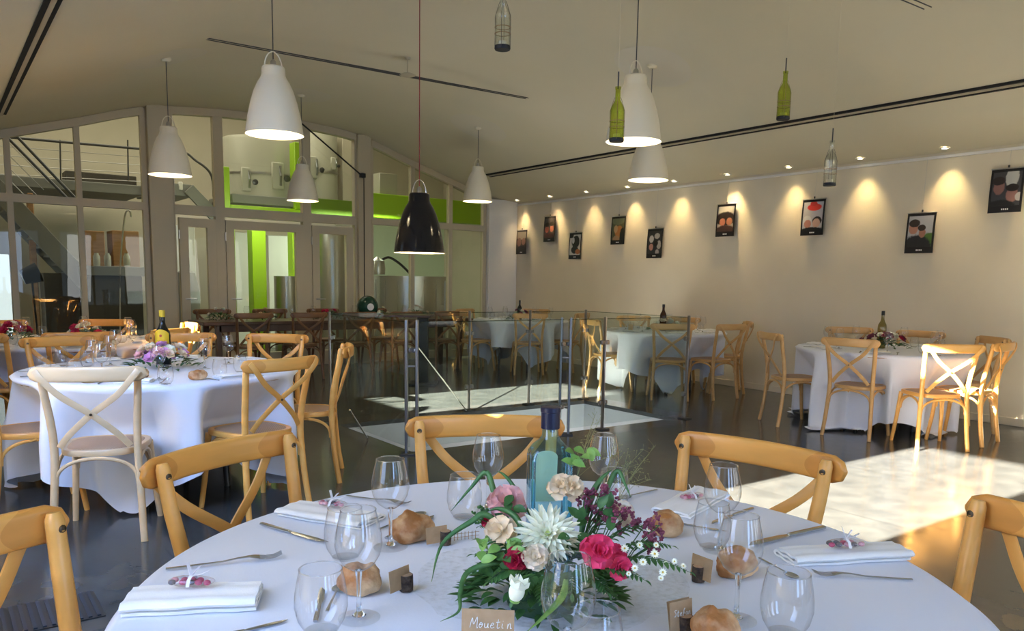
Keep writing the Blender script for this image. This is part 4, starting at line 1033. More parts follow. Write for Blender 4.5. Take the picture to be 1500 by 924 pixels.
cutlery('spoon', (962, 718), (905, 733), 'steel spoon at the far right of the blue bottle', gc)
cutlery('knife', (1102, 746), (1040, 768), 'steel knife behind the right pair of glasses', gc)
cutlery('knife', (985, 766), (1060, 779), 'steel knife behind the roll right of the flowers', gc)
cutlery('knife', (462, 912), (474, 862), 'steel knife upright behind the left front tumbler', gc)
cutlery('spoon', (481, 892), (496, 862), 'steel spoon behind the left front tumbler', gc)

# napkins
def napkin_mb(L, W, hgt, layers):
    b = MB(); th = hgt/layers*.62; pts = []; step = hgt/layers
    for k in range(layers):
        z = th/2+k*step; a, c = (-W/2, W/2) if k % 2 == 0 else (W/2, -W/2)
        for u in range(9): pts.append((0, a+(c-a)*(.03+.94*u/8)*(1-.05*k), z+.0015*math.sin(u*1.3+k)))
        if k < layers-1:
            for u in (1, 2, 3): pts.append((0, c+math.copysign(.006*math.sin(PI*u/4), c), z+step*u/4))
    N = len(pts); n = 14; rings = []
    for i in range(n+1):
        x = -L/2+L*i/n; e = .93+.07*math.sin(PI*i/n)**.5
        off = .002*math.sin(i*.9); fr = []; bk = []
        for k, p in enumerate(pts):
            q0, q1 = pts[max(k-1, 0)], pts[min(k+1, N-1)]; ty, tz = q1[1]-q0[1], q1[2]-q0[2]; l = math.hypot(ty, tz) or 1
            ny, nz = -tz/l*th/2, ty/l*th/2
            fr.append(Vector((x, (p[1]+ny)+off, (p[2]+nz)*e))); bk.append(Vector((x, (p[1]-ny)+off, max((p[2]-nz)*e, .0002))))
        rings.append(fr+bk[::-1])
    b.loft(rings); return b
gn = 'folded napkins on the foreground table'
def napkin(a, c, w_, hgt, layers, label):
    p, q = on(*a), on(*c); L = (q-p).length
    o = napkin_mb(L, w_, hgt, layers).build('napkin', M['napkin'], None, (p+q)/2, sharp=60); o.location.z = TZ
    o.rotation_euler = (0, 0, ANG(p, q)); return tag(o, label, 'napkin', gn)
n1 = napkin((188, 890), (380, 880), .088, .030, 3, 'thick white folded napkin with sweets at the left front')
n2 = napkin((425, 748), (545, 768), .10, .022, 3, 'bluish white folded napkin with sweets at the far left')
n3 = napkin((985, 755), (1045, 722), .10, .016, 2, 'white folded napkin with sweets right of the far glasses')
n4 = napkin((1150, 822), (1318, 812), .075, .026, 3, 'white rolled napkin with sweets at the right')
# sweets in cellophane tied with a white ribbon
M['cello'] = thin_glass('cellophane', (.97, .95, .96), .9, .07, .06)
M['candy_pink'] = mat('candy_pink', (.55, .10, .17), .3); M['candy_grey'] = mat('candy_grey', (.20, .17, .17), .3); M['candy_rose'] = mat('candy_rose', (.70, .36, .42), .3)
M['ribbon'] = mat('white_ribbon', (.86, .84, .86), .5)
def candy(x, y, z, ang, label, s=1.0, pale=False):
    p = at(x, y, z); r0 = random.Random(int(x))
    t = thing('candy_packet', label, 'sweets', (p.x, p.y, z), ang, 'wrapped sweets on the napkins'); t.scale = (s, s, s)
    MB().ball((0, 0, .008), (.041, .017, .009), 24, 10, None, lambda u, q: Vector((q.x, q.y*(1+.15*math.sin(9*u.x)), q.z*(1-.25*abs(u.x)**4)))).build('bag', M['cello'], t)
    for k in range(9):
        cx_ = (-.030+.0148*(k//2))+r0.uniform(-.002, .002); m = ('candy_pink', 'candy_grey', 'candy_rose')[r0.choice((0, 0, 1, 2) if not pale else (0, 2, 2, 1))]
        MB().ball((cx_, (-.006, .006)[k % 2], .0075), (.0068, .0056, .005), 10, 6).build('candy', M[m], t)
    rbn = MB().strip([(0, -.02, .004), (0, -.014, .014), (0, 0, .019), (0, .014, .014), (0, .02, .004)], .006, .0008, (1, 0, 0))
    for sx, hh_ in ((.014, .034), (-.008, .04), (.03, .026)): rbn.strip([(0, 0, .018), (sx*.5, .002, hh_*.75), (sx, .004, hh_)], .007, .0006, (.3, 1, 0))
    rbn.build('ribbon', M['ribbon'], t)
Y_ = -YAW
candy(281, 857, TZ+.031, Y_+.02, 'pink and grey wrapped sweets on the left front napkin')
candy(487, 741, TZ+.023, Y_-.25, 'pink wrapped sweets on the far left napkin', .95, True)
candy(1013, 730, TZ+.017, Y_+.5, 'rose wrapped sweets on the napkin behind the right glasses', .95, True)
candy(1238, 801, TZ+.027, Y_+.12, 'grey and pink wrapped sweets on the right rolled napkin', 1.05)
# bread rolls
def roll_mb(seed, lx, ly, lz, pinch=.3):
    def fn(u, q):
        nz = noise.noise(Vector((u.x*1.7+seed, u.y*1.7, u.z*1.7)))*.15+noise.noise(Vector((u.x*4+seed, u.y*4, u.z*4)))*.06
        q = q*(1+nz)
        ridge = math.exp(-((u.y-.15*math.sin(3*u.x+seed))/.16)**2)*max(u.z, 0)
        q.z += lz*.07*ridge*math.cos(u.x*4+seed)-lz*pinch*.3*math.exp(-((u.x-.2)/.22)**2)*max(u.z, 0)
        q.z = max(q.z, -lz*.72); return q
    b = MB(); b.ball((0, 0, lz*.72), (lx, ly, lz), 40, 26, None, fn); return b
def roll(x, y, lx, ly, lz, ang, seed, label, pinch=.3):
    p = on(x, y); o = roll_mb(seed, lx, ly, lz, pinch).build('bread_roll', M['crust'], None, (p.x, p.y, TZ), sharp=80); o.rotation_euler = (0, 0, ang)
    return tag(o, label, 'bread', 'bread rolls on the foreground table')
roll(604, 790, .050, .038, .037, Y_+.6, 1.3, 'crusty torn bread roll beside the far left kraft card')
roll(527, 866, .040, .034, .033, Y_+.1, 2.6, 'golden bread roll behind the left front wine glass', .9)
roll(975, 783, .037, .033, .033, Y_-.3, 4.1, 'smooth round bread roll right of the flowers', .1)
roll(1078, 842, .043, .033, .034, Y_+.2, 5.7, 'pale bread roll seen through the right front wine glass', .1)
roll(1046, 940, .036, .032, .034, Y_, 7.2, 'bread roll top showing at the lower edge beside the kraft card', .5)
# kraft cards on log slices
LET = {'M': [[(0, 0), (.1, .9), (.35, .3), (.62, 1), (.75, 0), (.85, .05)]], 'o': [[(.1, .25), (.25, .5), (.45, .3), (.25, 0), (.1, .25), (.5, .35)]], 'u': [[(.05, .45), (.12, .05), (.35, .1), (.42, .45), (.45, .05), (.55, .1)]],
 'e': [[(.05, .2), (.4, .35), (.25, .5), (.08, .2), (.25, 0), (.5, .12)]], 't': [[(.2, .85), (.2, .1), (.35, .02), (.45, .12)], [(.02, .55), (.42, .6)]], 'i': [[(.08, .45), (.1, .08), (.25, .05)], [(.1, .68), (.12, .72)]], 'n': [[(.05, .45), (.08, 0), (.12, .35), (.3, .48), (.38, .05), (.52, .08)]],
 'S': [[(.5, .85), (.3, 1), (.1, .8), (.4, .45), (.35, .05), (.05, .1)]], 'f': [[(.45, .95), (.3, 1), (.2, .6), (.15, -.35), (.05, -.3), (.2, .2), (.45, .3)], [(.02, .42), (.4, .46)]], 'a': [[(.42, .42), (.2, .45), (.08, .15), (.3, .05), (.42, .42), (.45, .05), (.55, .1)]], 'r': [[(.05, .42), (.08, 0), (.12, .35), (.38, .45)]]}
def card(x, y, w_, h_, ang, log_side, text, label, fold=False):
    p = on(x, y); t = thing('place_card', label, 'place card', (p.x, p.y, TZ), ang, 'kraft place cards')
    lg = MB(); r0 = random.Random(int(x)); prof = [Vector((math.cos(2*PI*k/20)*.0125*(1+r0.uniform(-.08, .08)), math.sin(2*PI*k/20)*.0125*(1+r0.uniform(-.08, .08)), 0)) for k in range(20)]
    lx = log_side
    lg.loft([[q*1.0+Vector((lx, 0, 0)) for q in prof], [q*1.04+Vector((lx, 0, .012)) for q in prof], [q+Vector((lx, 0, .030)) for q in prof]])
    l = lg.build('log_slice', M['bark'], t)
    MB().lathe([(0, .0306), (.0108, .0304), (.0112, .0298), (0, .0297)], 20, (lx, 0, 0)).build('cut_face', M['cut_wood'], l)
    lean = Matrix.Rotation(-.10, 3, 'X')
    c = MB().box((0, .0, h_/2), (w_, .0009, h_), 0, lean)
    if fold: c.box((0, .004, h_/2), (w_, .0009, h_), 0, Matrix.Rotation(-.22, 3, 'X'))
    c.v = [(v[0], v[1]+.001, v[2]+.006) for v in c.v]
    cd_ = c.build('card', M['kraft'], t, smooth=False)
    if text:
        b = MB(); X = 0; sc = w_*.62/(len(text)*.5); x0 = -w_*.34
        for ch in text:
            for st_ in LET[ch]:
                pts = spline([Vector((u, v, 0)) for u, v in st_], 5)
                pp = []
                for q in pts:
                    u = x0+(X+q.x+.18*q.y)*sc; v = h_*.50+q.y*sc*1.15+X*sc*.0
                    q3 = lean @ Vector((u, -.0012, v-h_/2)); pp.append(q3+Vector((0, .001, h_/2+.006)))
                b.sweep(pp, .0006, n=5)
            X += .62 if ch != 'M' else .85
        b.build('lettering', M['ink'], cd_)
    return t
YA = -YAW
card(586, 868, .052, .040, YA+.95, .016, '', 'blank side of a kraft place card by the golden roll at the left', )
card(640, 799, .050, .036, YA+.55, .020, '', 'blank side of a kraft place card behind the crusty torn roll')
card(714, 951, .082, .058, YA-.06, .0, 'Mouetin', 'kraft place card lettered in white at the lower left of the flowers')
card(997, 928, .047, .050, YA+.5, .008, 'Stefan', 'small kraft place card lettered in white at the lower right of the flowers', True)
card(1026, 852, .050, .044, YA-.95, -.006, '', 'turned away kraft place card in front of the right tumbler')

# ------------------------------------------------------------------ blue bottle in the flowers
M['blue_glass'] = thin_glass('blue_bottle_glass', (.62, .88, .94), .8, .09, .0, (.24, .55, .74))
M['blue_core'] = mat('blue_bottle_ribs', (.34, .68, .80), .05, trans=1.0, ior=1.25)
BP = aty(803, 760, 1.44); BP.z = TZ
bt = thing('blue_bottle', 'square shouldered clear blue bottle with a navy cap standing in the flowers', 'bottle', tuple(BP), -YAW+.12)
def rsq(w_, d_, z, r, n=8):
    out = []
    for cx_, cy_, a0 in ((w_-r, d_-r, 0), (-w_+r, d_-r, PI/2), (-w_+r, -d_+r, PI), (w_-r, -d_+r, 3*PI/2)):
        for k in range(n): a = a0+PI/2*k/(n-1); out.append(Vector((cx_+r*math.cos(a), cy_+r*math.sin(a), z)))
    return out
hB = aty(803, 592, 1.44).z-TZ
secs = [(.034, .031, 0, .01), (.0375, .0345, .006, .010), (.038, .035, .10, .010), (.038, .035, hB-.092, .010), (.0365, .0335, hB-.083, .011), (.030, .028, hB-.071, .015), (.020, .020, hB-.060, .019), (.0150, .0150, hB-.052, .0149), (.0145, .0145, hB-.034, .0144)]
MB().loft([rsq(a, d_, z, r) for a, d_, z, r in secs], cap=True).build('glass', M['blue_glass'], bt, sharp=35)
for sx in (-1, 1):
    for sy in (-1, 1): MB().sweep([(sx*.033, sy*.030, .008), (sx*.033, sy*.030, hB-.094), (sx*.029, sy*.026, hB-.080)], .0038, n=8).build('corner_rib', M['blue_core'], bt)
MB().lathe([(.0155, hB-.040), (.0172, hB-.039), (.0172, hB-.010), (.0185, hB-.009), (.0185, hB-.001), (.016, hB), (0, hB)], 32).build('cap', mat('navy_cap', (.01, .012, .035), .3), bt)
k = (hB-.092)/.186
pl_ = [(-.019, hB-.185), (.019, hB-.185), (.021, hB-.10)]+[(.021*math.cos(PI*q/10), hB-.10+.012*math.sin(PI*q/10)) for q in range(1, 10)]+[(-.021, hB-.10)]
MB().prism(pl_, -.0004, .0004, Matrix(((1, 0, 0), (0, 0, -1), (0, 1, 0))), (0, .0335, 0)).build('label', mat('label_back', (.88, .74, .46), .6), bt, smooth=False)

# ------------------------------------------------------------------ flower arrangement
CP = aty(812, 838, 1.36); CP.z = TZ
fa = thing('flower_arrangement', 'mixed flower arrangement of roses, white dahlia and grasses round the blue bottle', 'flowers', tuple(CP), 0)
def FV(x, y, Y): return aty(x, y, Y)-CP
camdir = (E0-Vector(aty(812, 800, 1.3))).normalized()
def basis(nrm):
    z = Vector(nrm).normalized(); x = z.cross(Vector((0, 0, 1))).normalized(); y = z.cross(x); return Matrix((x, y, z)).transposed()
def petal(b, Mx, c, az, tilt, L, W, cup, curl, tip=.5, base=.25, n=7, m=5):
    """petal pointing outwards at azimuth az, raised by tilt from the flower plane"""
    ca, sa = math.cos(az), math.sin(az)
    def fn(i, j):
        u = j/(n-1); v = -1+2*i/(m-1)
        wd = W/2*(base+(1-base)*math.sin(PI*min(u*.5/tip, 1)*.5 if u < tip else PI/2))*(1 if u < tip else max(.12, math.cos((u-tip)/(1-tip)*PI/2*.93)))
        a = tilt-curl*u
        r = L*u*math.cos(a if abs(curl) < .01 else tilt-curl*u*.5); z = L*u*math.sin(tilt-curl*u*.5)
        y = v*wd; z += cup*W*(v*v)*(.4+.6*u); 
        return c+Mx @ Vector((r*ca-y*sa, r*sa+y*ca, z))
    b.grid(fn, m, n)
def tilt_n(dx, dz):                    # flower facing the camera, leaning dx sideways and dz upwards
    r_ = Vector((math.cos(YAW), -math.sin(YAW), 0))
    return (camdir+r_*dx+Vector((0, 0, dz))).normalized()
def rose(x, y, dia, m, Y, dx=0, dz=.3, nm='rose', loose=False, m2=None):
    c = FV(x, y, Y); R_ = dia/2*Y/FPX; Mx = basis(tilt_n(dx, dz)); b = MB(); r0 = random.Random(int(x*7+y))
    for ring, (n, tl, L, W, cup) in enumerate(((3, 1.45, .55, .6, .5), (4, 1.25, .7, .8, .45), (5, .95, .85, .95, .4), (6, .55, .98, 1.0, .32), (6, .18, 1.05, 1.0, .22)) if not loose else ((3, 1.3, .7, .8, .5), (5, .8, .95, 1.1, .3), (5, .35, 1.1, 1.15, .2))):
        for k in range(n):
            petal(b, Mx, c-Mx @ Vector((0, 0, R_*.35)), 2*PI*k/n+ring*.7+r0.uniform(-.15, .15), tl+r0.uniform(-.14, .14), L*R_*r0.uniform(.95, 1.12), W*R_, cup*.8, .55+.17*ring, .74, .4)
    o = b.build(nm, m, fa, sharp=180)
    MB().ball(c-Mx @ Vector((0, 0, R_*.42)), R_*.2, 10, 6).build('heart', m2 or m, o)
    return o
def dahlia(x, y, dia, Y):
    c = FV(x, y, Y); R_ = dia/2*Y/FPX; Mx = basis(tilt_n(.0, .55)); b = MB(); r0 = random.Random(5)
    for n, tl, L in ((22, -.02, 1.0), (20, .14, .98), (18, .32, .86), (15, .55, .68), (11, .85, .45), (7, 1.2, .28)):
        for k in range(n): petal(b, Mx, c, 2*PI*(k+r0.uniform(-.2, .2))/n+tl*9, tl+r0.uniform(-.06, .06), L*R_*r0.uniform(.92, 1.05), R_*.17, .5, .12, .6, .4, 6, 3)
    o = b.build('dahlia', M['petal_white'], fa, sharp=180)
    MB().ball(c+Mx @ Vector((0, 0, R_*.05)), (R_*.16, R_*.16, R_*.12), 14, 8, Mx).build('flower_heart', M['petal_green'], o)
def bud(x, y, dia, Y, m, nm='bud', up=(0, 0, 1)):
    c = FV(x, y, Y); r = dia/2*Y/FPX; b = MB(); Mx = basis(Vector(up))
    b.ball(c, (r*.85, r*.85, r*1.15), 14, 10, Mx)
    for k in range(6): petal(b, Mx, c-Mx @ Vector((0, 0, r)), 2*PI*k/6, 1.25, r*2.2, r*1.3, .5, .5, .6, .4)
    o = b.build(nm, m, fa, sharp=180)
    MB().lathe([(0, 0), (r*.5, .0), (r*.6, r*.25), (r*.2, r*.3)], 10, c-Mx @ Vector((0, 0, r*1.2)), Mx).build('calyx', M['leaf_light'], o)
dahlia(802, 783, 100, 1.27)
rose(741, 733, 58, M['petal_pink'], 1.36, -.2, .5)
rose(733, 776, 46, M['petal_cream'], 1.29, -.3, .3, 'lisianthus', True)
rose(784, 815, 40, M['petal_blush'], 1.22, -.1, .2)
rose(754, 820, 40, M['petal_red'], 1.23, -.3, .1)
rose(878, 806, 54, M['petal_hot'], 1.22, .1, .2)
rose(901, 813, 40, M['petal_hot'], 1.235, .4, .1)
rose(911, 832, 37, M['petal_hot'], 1.215, .3, .0)
rose(713, 762, 20, M['petal_red'], 1.33, -.4, .4)
rose(823, 711, 40, M['petal_cream'], 1.35, -.2, .4, 'lisianthus', True)
rose(840, 713, 36, M['petal_cream'], 1.345, .4, .3, 'lisianthus', True)
rose(912, 749, 38, M['petal_blush'], 1.36, .3, .5, 'lisianthus', True)
rose(727, 735, 26, M['petal_pink'], 1.37, -.6, .2)
bud(845, 762, 22, 1.28, M['petal_green']); bud(757, 866, 28, 1.17, M['petal_white'], 'bud', (.15, -.1, .8)); bud(897, 773, 24, 1.31, M['petal_green'])
bud(828, 695, 20, 1.345, M['leaf_light']); bud(748, 800, 14, 1.25, M['leaf_light'], 'bud', (.3, 0, 1))
def cluster(x, y, w_, h_, n, r, m, Y, nm, seed):
    r0 = random.Random(seed); b = MB(); s = MB(); root = FV(x-(x-812)*.4, y+h_*.9+14, Y)
    for k in range(n):
        u, v = r0.uniform(-1, 1), r0.uniform(-1, 1)
        if u*u+v*v > 1: continue
        c = FV(x+u*w_/2, y+v*h_/2, Y+r0.uniform(-.03, .03)); rr = r*r0.uniform(.7, 1.2)
        for q in range(5):
            a = 2*PI*q/5+k; b.ball(c+Vector((math.cos(a)*rr*.8, math.sin(a)*rr*.5, math.sin(a*1.3)*rr*.7)), rr*.6, 6, 4)
        if k % 4 == 0: s.sweep([root, root.lerp(c, .5)+Vector((0, 0, .01)), c], .0009, n=5)
    o = b.build(nm, m, fa, sharp=180); s.build('stems', M['leaf'], o); return o
cluster(876, 738, 66, 56, 95, .0042, M['petal_purple'], 1.35, 'purple_spray', 3)
cluster(914, 763, 46, 40, 50, .0042, M['petal_purple'], 1.32, 'purple_spray', 4)
cluster(957, 780, 26, 62, 60, .0042, M['petal_purple'], 1.30, 'purple_spray', 5)
cluster(704, 755, 22, 30, 16, .004, M['leaf'], 1.34, 'hypericum_spray', 6)
def aster(x, y, dia, Y):
    c = FV(x, y, Y); R_ = dia/2*Y/FPX; Mx = basis(tilt_n(rnd.uniform(-.3, .5), rnd.uniform(0, .7))); b = MB()
    for k in range(11): petal(b, Mx, c, 2*PI*k/11, .15, R_, R_*.36, .2, .1, .6, .4, 4, 3)
    o = b.build('aster', M['petal_white'], fa, sharp=180); MB().ball(c, R_*.26, 8, 5).build('flower_heart', M['yellow_eye'], o)
for x, y, d_, Y in ((915, 803, 13, 1.23), (937, 798, 11, 1.25), (959, 811, 14, 1.24), (942, 823, 13, 1.22), (930, 832, 12, 1.21), (971, 838, 13, 1.21), (968, 847, 10, 1.2), (988, 822, 10, 1.23), (1001, 829, 10, 1.23), (961, 798, 10, 1.26), (975, 825, 9, 1.23), (950, 775, 9, 1.3), (921, 840, 9, 1.2)): aster(x, y, d_, Y)
def leaflet(b, c, d_, up_, L, W):
    d_ = d_.normalized(); sd = d_.cross(up_).normalized(); nn = sd.cross(d_)
    def fn(i, j):
        u = j/5; v = -1+i; wd = W/2*math.sin(PI*min(.06+u*.94, 1))**.8
        return c+d_*(L*u)+sd*(v*wd)+nn*(abs(v)*wd*.35-.25*L*u*u)
    b.grid(fn, 3, 6)
def frond(p, q, sag, n, L, W, m, nm='fern_frond'):
    b = MB(); p, q = Vector(p), Vector(q); pts = []
    for k in range(n+1):
        u = k/n; pts.append(p.lerp(q, u)+Vector((0, 0, sag*math.sin(PI*u))))
    b.sweep(pts, [.0013*(1-.7*k/n) for k in range(n+1)], n=5)
    for k in range(1, n):
        t = (pts[k+1]-pts[k-1]).normalized(); sd = t.cross(Vector((0, 0, 1))).normalized(); sc = math.sin(PI*(.15+.8*k/n))**.7
        for s in (-1, 1): leaflet(b, pts[k], t*.6+sd*s, Vector((0, 0, 1)), L*sc, W*sc)
    leaflet(b, pts[-1], pts[-1]-pts[-2], Vector((0, 0, 1)), L*.6, W*.8)
    return b.build(nm, m, fa, sharp=180)
FR = [((780, 830, 1.27), (693, 812, 1.27)), ((778, 828, 1.27), (700, 790, 1.30)), ((785, 838, 1.24), (716, 852, 1.22)), ((790, 842, 1.22), (752, 880, 1.17)), ((800, 845, 1.22), (797, 888, 1.16)), ((850, 845, 1.22), (890, 868, 1.18)), ((845, 840, 1.23), (868, 852, 1.18)),
      ((860, 835, 1.24), (945, 850, 1.2)), ((900, 820, 1.26), (1010, 838, 1.22)), ((895, 810, 1.28), (985, 800, 1.28)), ((770, 820, 1.28), (690, 838, 1.24)), ((835, 840, 1.22), (838, 870, 1.18)), ((880, 800, 1.3), (960, 770, 1.34)), ((765, 790, 1.32), (705, 770, 1.36)), ((870, 790, 1.32), (900, 740, 1.4)), ((815, 842, 1.22), (772, 868, 1.19))]
for a, c in FR: frond(FV(*a), FV(*c), .012, 12, .021, .0085, M['leaf'])
for x, y, Y, n, sp in ((726, 808, 1.25, 12, 24), (722, 824, 1.25, 8, 18), (853, 672, 1.36, 11, 18), (870, 760, 1.31, 8, 26), (740, 752, 1.34, 7, 22), (850, 800, 1.26, 8, 20)):
    b = MB(); r0 = random.Random(int(x)); c = FV(x, y, Y)
    for k in range(n):
        o_ = FV(x+r0.uniform(-1, 1)*sp, y+r0.uniform(-.8, .8)*sp, Y+r0.uniform(-.015, .01)); leaflet(b, o_, Vector((r0.uniform(-1, 1), r0.uniform(-1, .4), r0.uniform(-.2, .9))), Vector((0, 0, 1)).lerp(camdir, .6), .026, .016)
    b.build('leaf_sprig', M['leaf_light'] if x in (726, 853) else M['leaf'], fa, sharp=180)
b = MB(); r0 = random.Random(11)
for k in range(420):                   # dense dark leaves filling the mound
    a = r0.uniform(0, 2*PI); q = r0.random()**.5; hh_ = .10*(1-q*q)+.008
    c = FV(826, 822, 1.29)*0+Vector((.13*q*math.cos(a), .085*q*math.sin(a), hh_)); c = Matrix.Rotation(-YAW, 3, 'Z') @ c; c += FV(826, 800, 1.31)*0+Vector((.0, .03, 0))
    leaflet(b, c, Vector((math.cos(a-YAW), math.sin(a-YAW), r0.uniform(-.1, .9))), Vector((0, 0, 1)), r0.uniform(.024, .042), r0.uniform(.011, .018))
b.build('foliage', M['leaf'], fa, sharp=180)
MB().lathe([(0, 0), (.06, 0), (.065, .012), (.05, .035), (0, .045)], 28, (0, .03, 0)).build('foam_base', mat('foam', (.03, .07, .03), .9), fa)
def blade(pts, wmax, m='grass'):
    P = spline(pts, 6); n = len(P)
    b = MB(); ws = [wmax*min(1, .35+2.2*k/n)*max(.08, (1-(k/(n-1))**2.2)) for k in range(n)]
    rings = []
    for i, p in enumerate(P):
        t = (P[min(i+1, n-1)]-P[max(i-1, 0)]).normalized(); sd = t.cross((E0-CP-p).normalized()).normalized(); nn = sd.cross(t)
        rings.append([p-sd*ws[i]/2, p-nn*ws[i]*.12, p+sd*ws[i]/2, p-nn*ws[i]*.10+nn*.0004])
    b.loft(rings); return b.build('grass_blade', M[m], fa, sharp=180)
blade([FV(775, 790, 1.33), FV(730, 735, 1.38), FV(713, 692, 1.40), FV(690, 714, 1.40), FV(661, 748, 1.38)], .012)
blade([FV(770, 800, 1.30), FV(715, 755, 1.30), FV(690, 764, 1.29), FV(648, 796, 1.27), FV(632, 852, 1.22)], .012)
blade([FV(775, 825, 1.26), FV(722, 825, 1.24), FV(685, 838, 1.22), FV(674, 868, 1.17), FV(672, 895, 1.12), FV(645, 910, 1.10)], .010)
blade([FV(850, 780, 1.34), FV(866, 728, 1.36), FV(880, 702, 1.37), FV(896, 688, 1.38)], .014)
blade([FV(870, 780, 1.36), FV(892, 710, 1.38), FV(905, 690, 1.38), FV(915, 708, 1.37), FV(924, 728, 1.36)], .011)
blade([FV(780, 760, 1.38), FV(752, 712, 1.42), FV(738, 695, 1.43), FV(728, 690, 1.43)], .008)
blade([FV(830, 840, 1.22), FV(825, 870, 1.13), FV(805, 895, 1.08), FV(772, 925, 1.02)], .012, 'leaf_light')
blade([FV(778, 800, 1.27), FV(755, 757, 1.30), FV(732, 745, 1.31), FV(716, 748, 1.31)], .012, 'grass')
b = MB(); r0 = random.Random(21)          # wispy panicle grass
for x0, y0, Y in ((880, 740, 1.40), (905, 735, 1.42), (845, 700, 1.42)):
    for k in range(7):
        q = FV(x0, y0, Y); ex, ey = x0+r0.uniform(5, 70), y0-r0.uniform(20, 100)
        pts = [q, q.lerp(FV(ex, ey, Y), .5)+Vector((0, 0, .01)), FV(ex, ey, Y)]; b.sweep(pts, .00035, n=4)
        for j in range(9):
            e = pts[1].lerp(pts[2], r0.random()); d_ = e+Vector((r0.uniform(-.012, .012), r0.uniform(-.012, .012), r0.uniform(-.004, .014))); b.sweep([e, d_], .00022, n=3); b.ball(d_, .0009, 5, 3)
b.build('panicle_grass', mat('dry_grass', (.22, .24, .10), .7), fa)
b = MB()                                 # little wire fence at the left foot of the arrangement
for k in range(9):
    p = on(655+5.2*k, 793-.6*k)-CP; b.sweep([p, p+Vector((0, 0, .018))], .0007, n=4)
for z in (.006, .014): b.sweep([on(652, 793)-CP+Vector((0, 0, z)), on(702, 787)-CP+Vector((0, 0, z))], .0006, n=4)
b.build('wire_edging', M['rope'], fa)
# sheer round runner under the flowers
m = bpy.data.materials.new('sheer_net'); m.use_nodes = True; nt = m.node_tree; nt.nodes.clear()
out = nt.nodes.new('ShaderNodeOutputMaterial'); mx = nt.nodes.new('ShaderNodeMixShader'); tr = nt.nodes.new('ShaderNodeBsdfTransparent'); df = nt.nodes.new('ShaderNodeBsdfDiffuse'); df.inputs[0].default_value = (.60, .62, .54, 1)
tc = nt.nodes.new('ShaderNodeTexCoord'); nz = nt.nodes.new('ShaderNodeTexNoise'); nz.inputs['Scale'].default_value = 70; nz.inputs['Detail'].default_value = 8
mr = nt.nodes.new('ShaderNodeMapRange'); mr.inputs['From Min'].default_value = .45; mr.inputs['From Max'].default_value = .7; mr.inputs['To Min'].default_value = .06; mr.inputs['To Max'].default_value = .26
nt.links.new(tc.outputs['Object'], nz.inputs['Vector']); nt.links.new(nz.outputs['Fac'], mr.inputs['Value']); nt.links.new(mr.outputs[0], mx.inputs[0]); nt.links.new(tr.outputs[0], mx.inputs[1]); nt.links.new(df.outputs[0], mx.inputs[2]); nt.links.new(mx.outputs[0], out.inputs[0])
r0 = random.Random(2); K = 40; cR = on(800, 850)
b = MB(); ed = [.26*(1+r0.uniform(-.06, .06)) for _ in range(K)]
b.grid(lambda i, j: (ed[i]*j/6*math.cos(2*PI*i/K), ed[i]*j/6*math.sin(2*PI*i/K)*.85, .0004*math.sin(i*1.7+j)), K, 7, True)
o = b.build('table_runner', m, None, (cR.x, cR.y, TOP+.0012)); o.rotation_euler = (0, 0, -YAW)
tag(o, 'sheer pale green net mat under the flower arrangement', 'table mat')

# ------------------------------------------------------------------ settings on the other tables
def centre(name_lb, p, cols, seed, R_=.16, hgt=.12, leafm='leaf'):
    r0 = random.Random(seed); t = thing('flower_arrangement', name_lb, 'flowers', tuple(p), 0, 'flower arrangements on the other tables')
    b = MB()
    for k in range(120):
        a = r0.uniform(0, 2*PI); q = r0.random()**.5
        leaflet(b, Vector((R_*q*math.cos(a), R_*q*math.sin(a), .6*hgt*(1-q*q)+.005)), Vector((math.cos(a), math.sin(a), r0.uniform(-.05, 1))), Vector((0, 0, 1)), r0.uniform(.035, .07), r0.uniform(.018, .03))
    b.build('foliage', M[leafm], t, sharp=180)
    for mm, n, rr in cols:
        for k in range(n):
            a = r0.uniform(0, 2*PI); q = r0.random()**.6; c = Vector((R_*.9*q*math.cos(a), R_*.9*q*math.sin(a), hgt*(1-.6*q*q)+r0.uniform(-.01, .02)))
            b = MB(); nr = Vector((math.cos(a)*q, math.sin(a)*q, .8)); Mx = basis(nr)
            for n_, tl, L, W in ((4, 1.2, .7, .8), (5, .8, .95, 1.0), (6, .3, 1.05, 1.0)):
                for kk in range(n_): petal(b, Mx, c, 2*PI*kk/n_+tl, tl, L*rr, W*rr, .3, .4, .7, .35, 5, 3)
            b.build('blossom', M[mm], t, sharp=180)
    return t
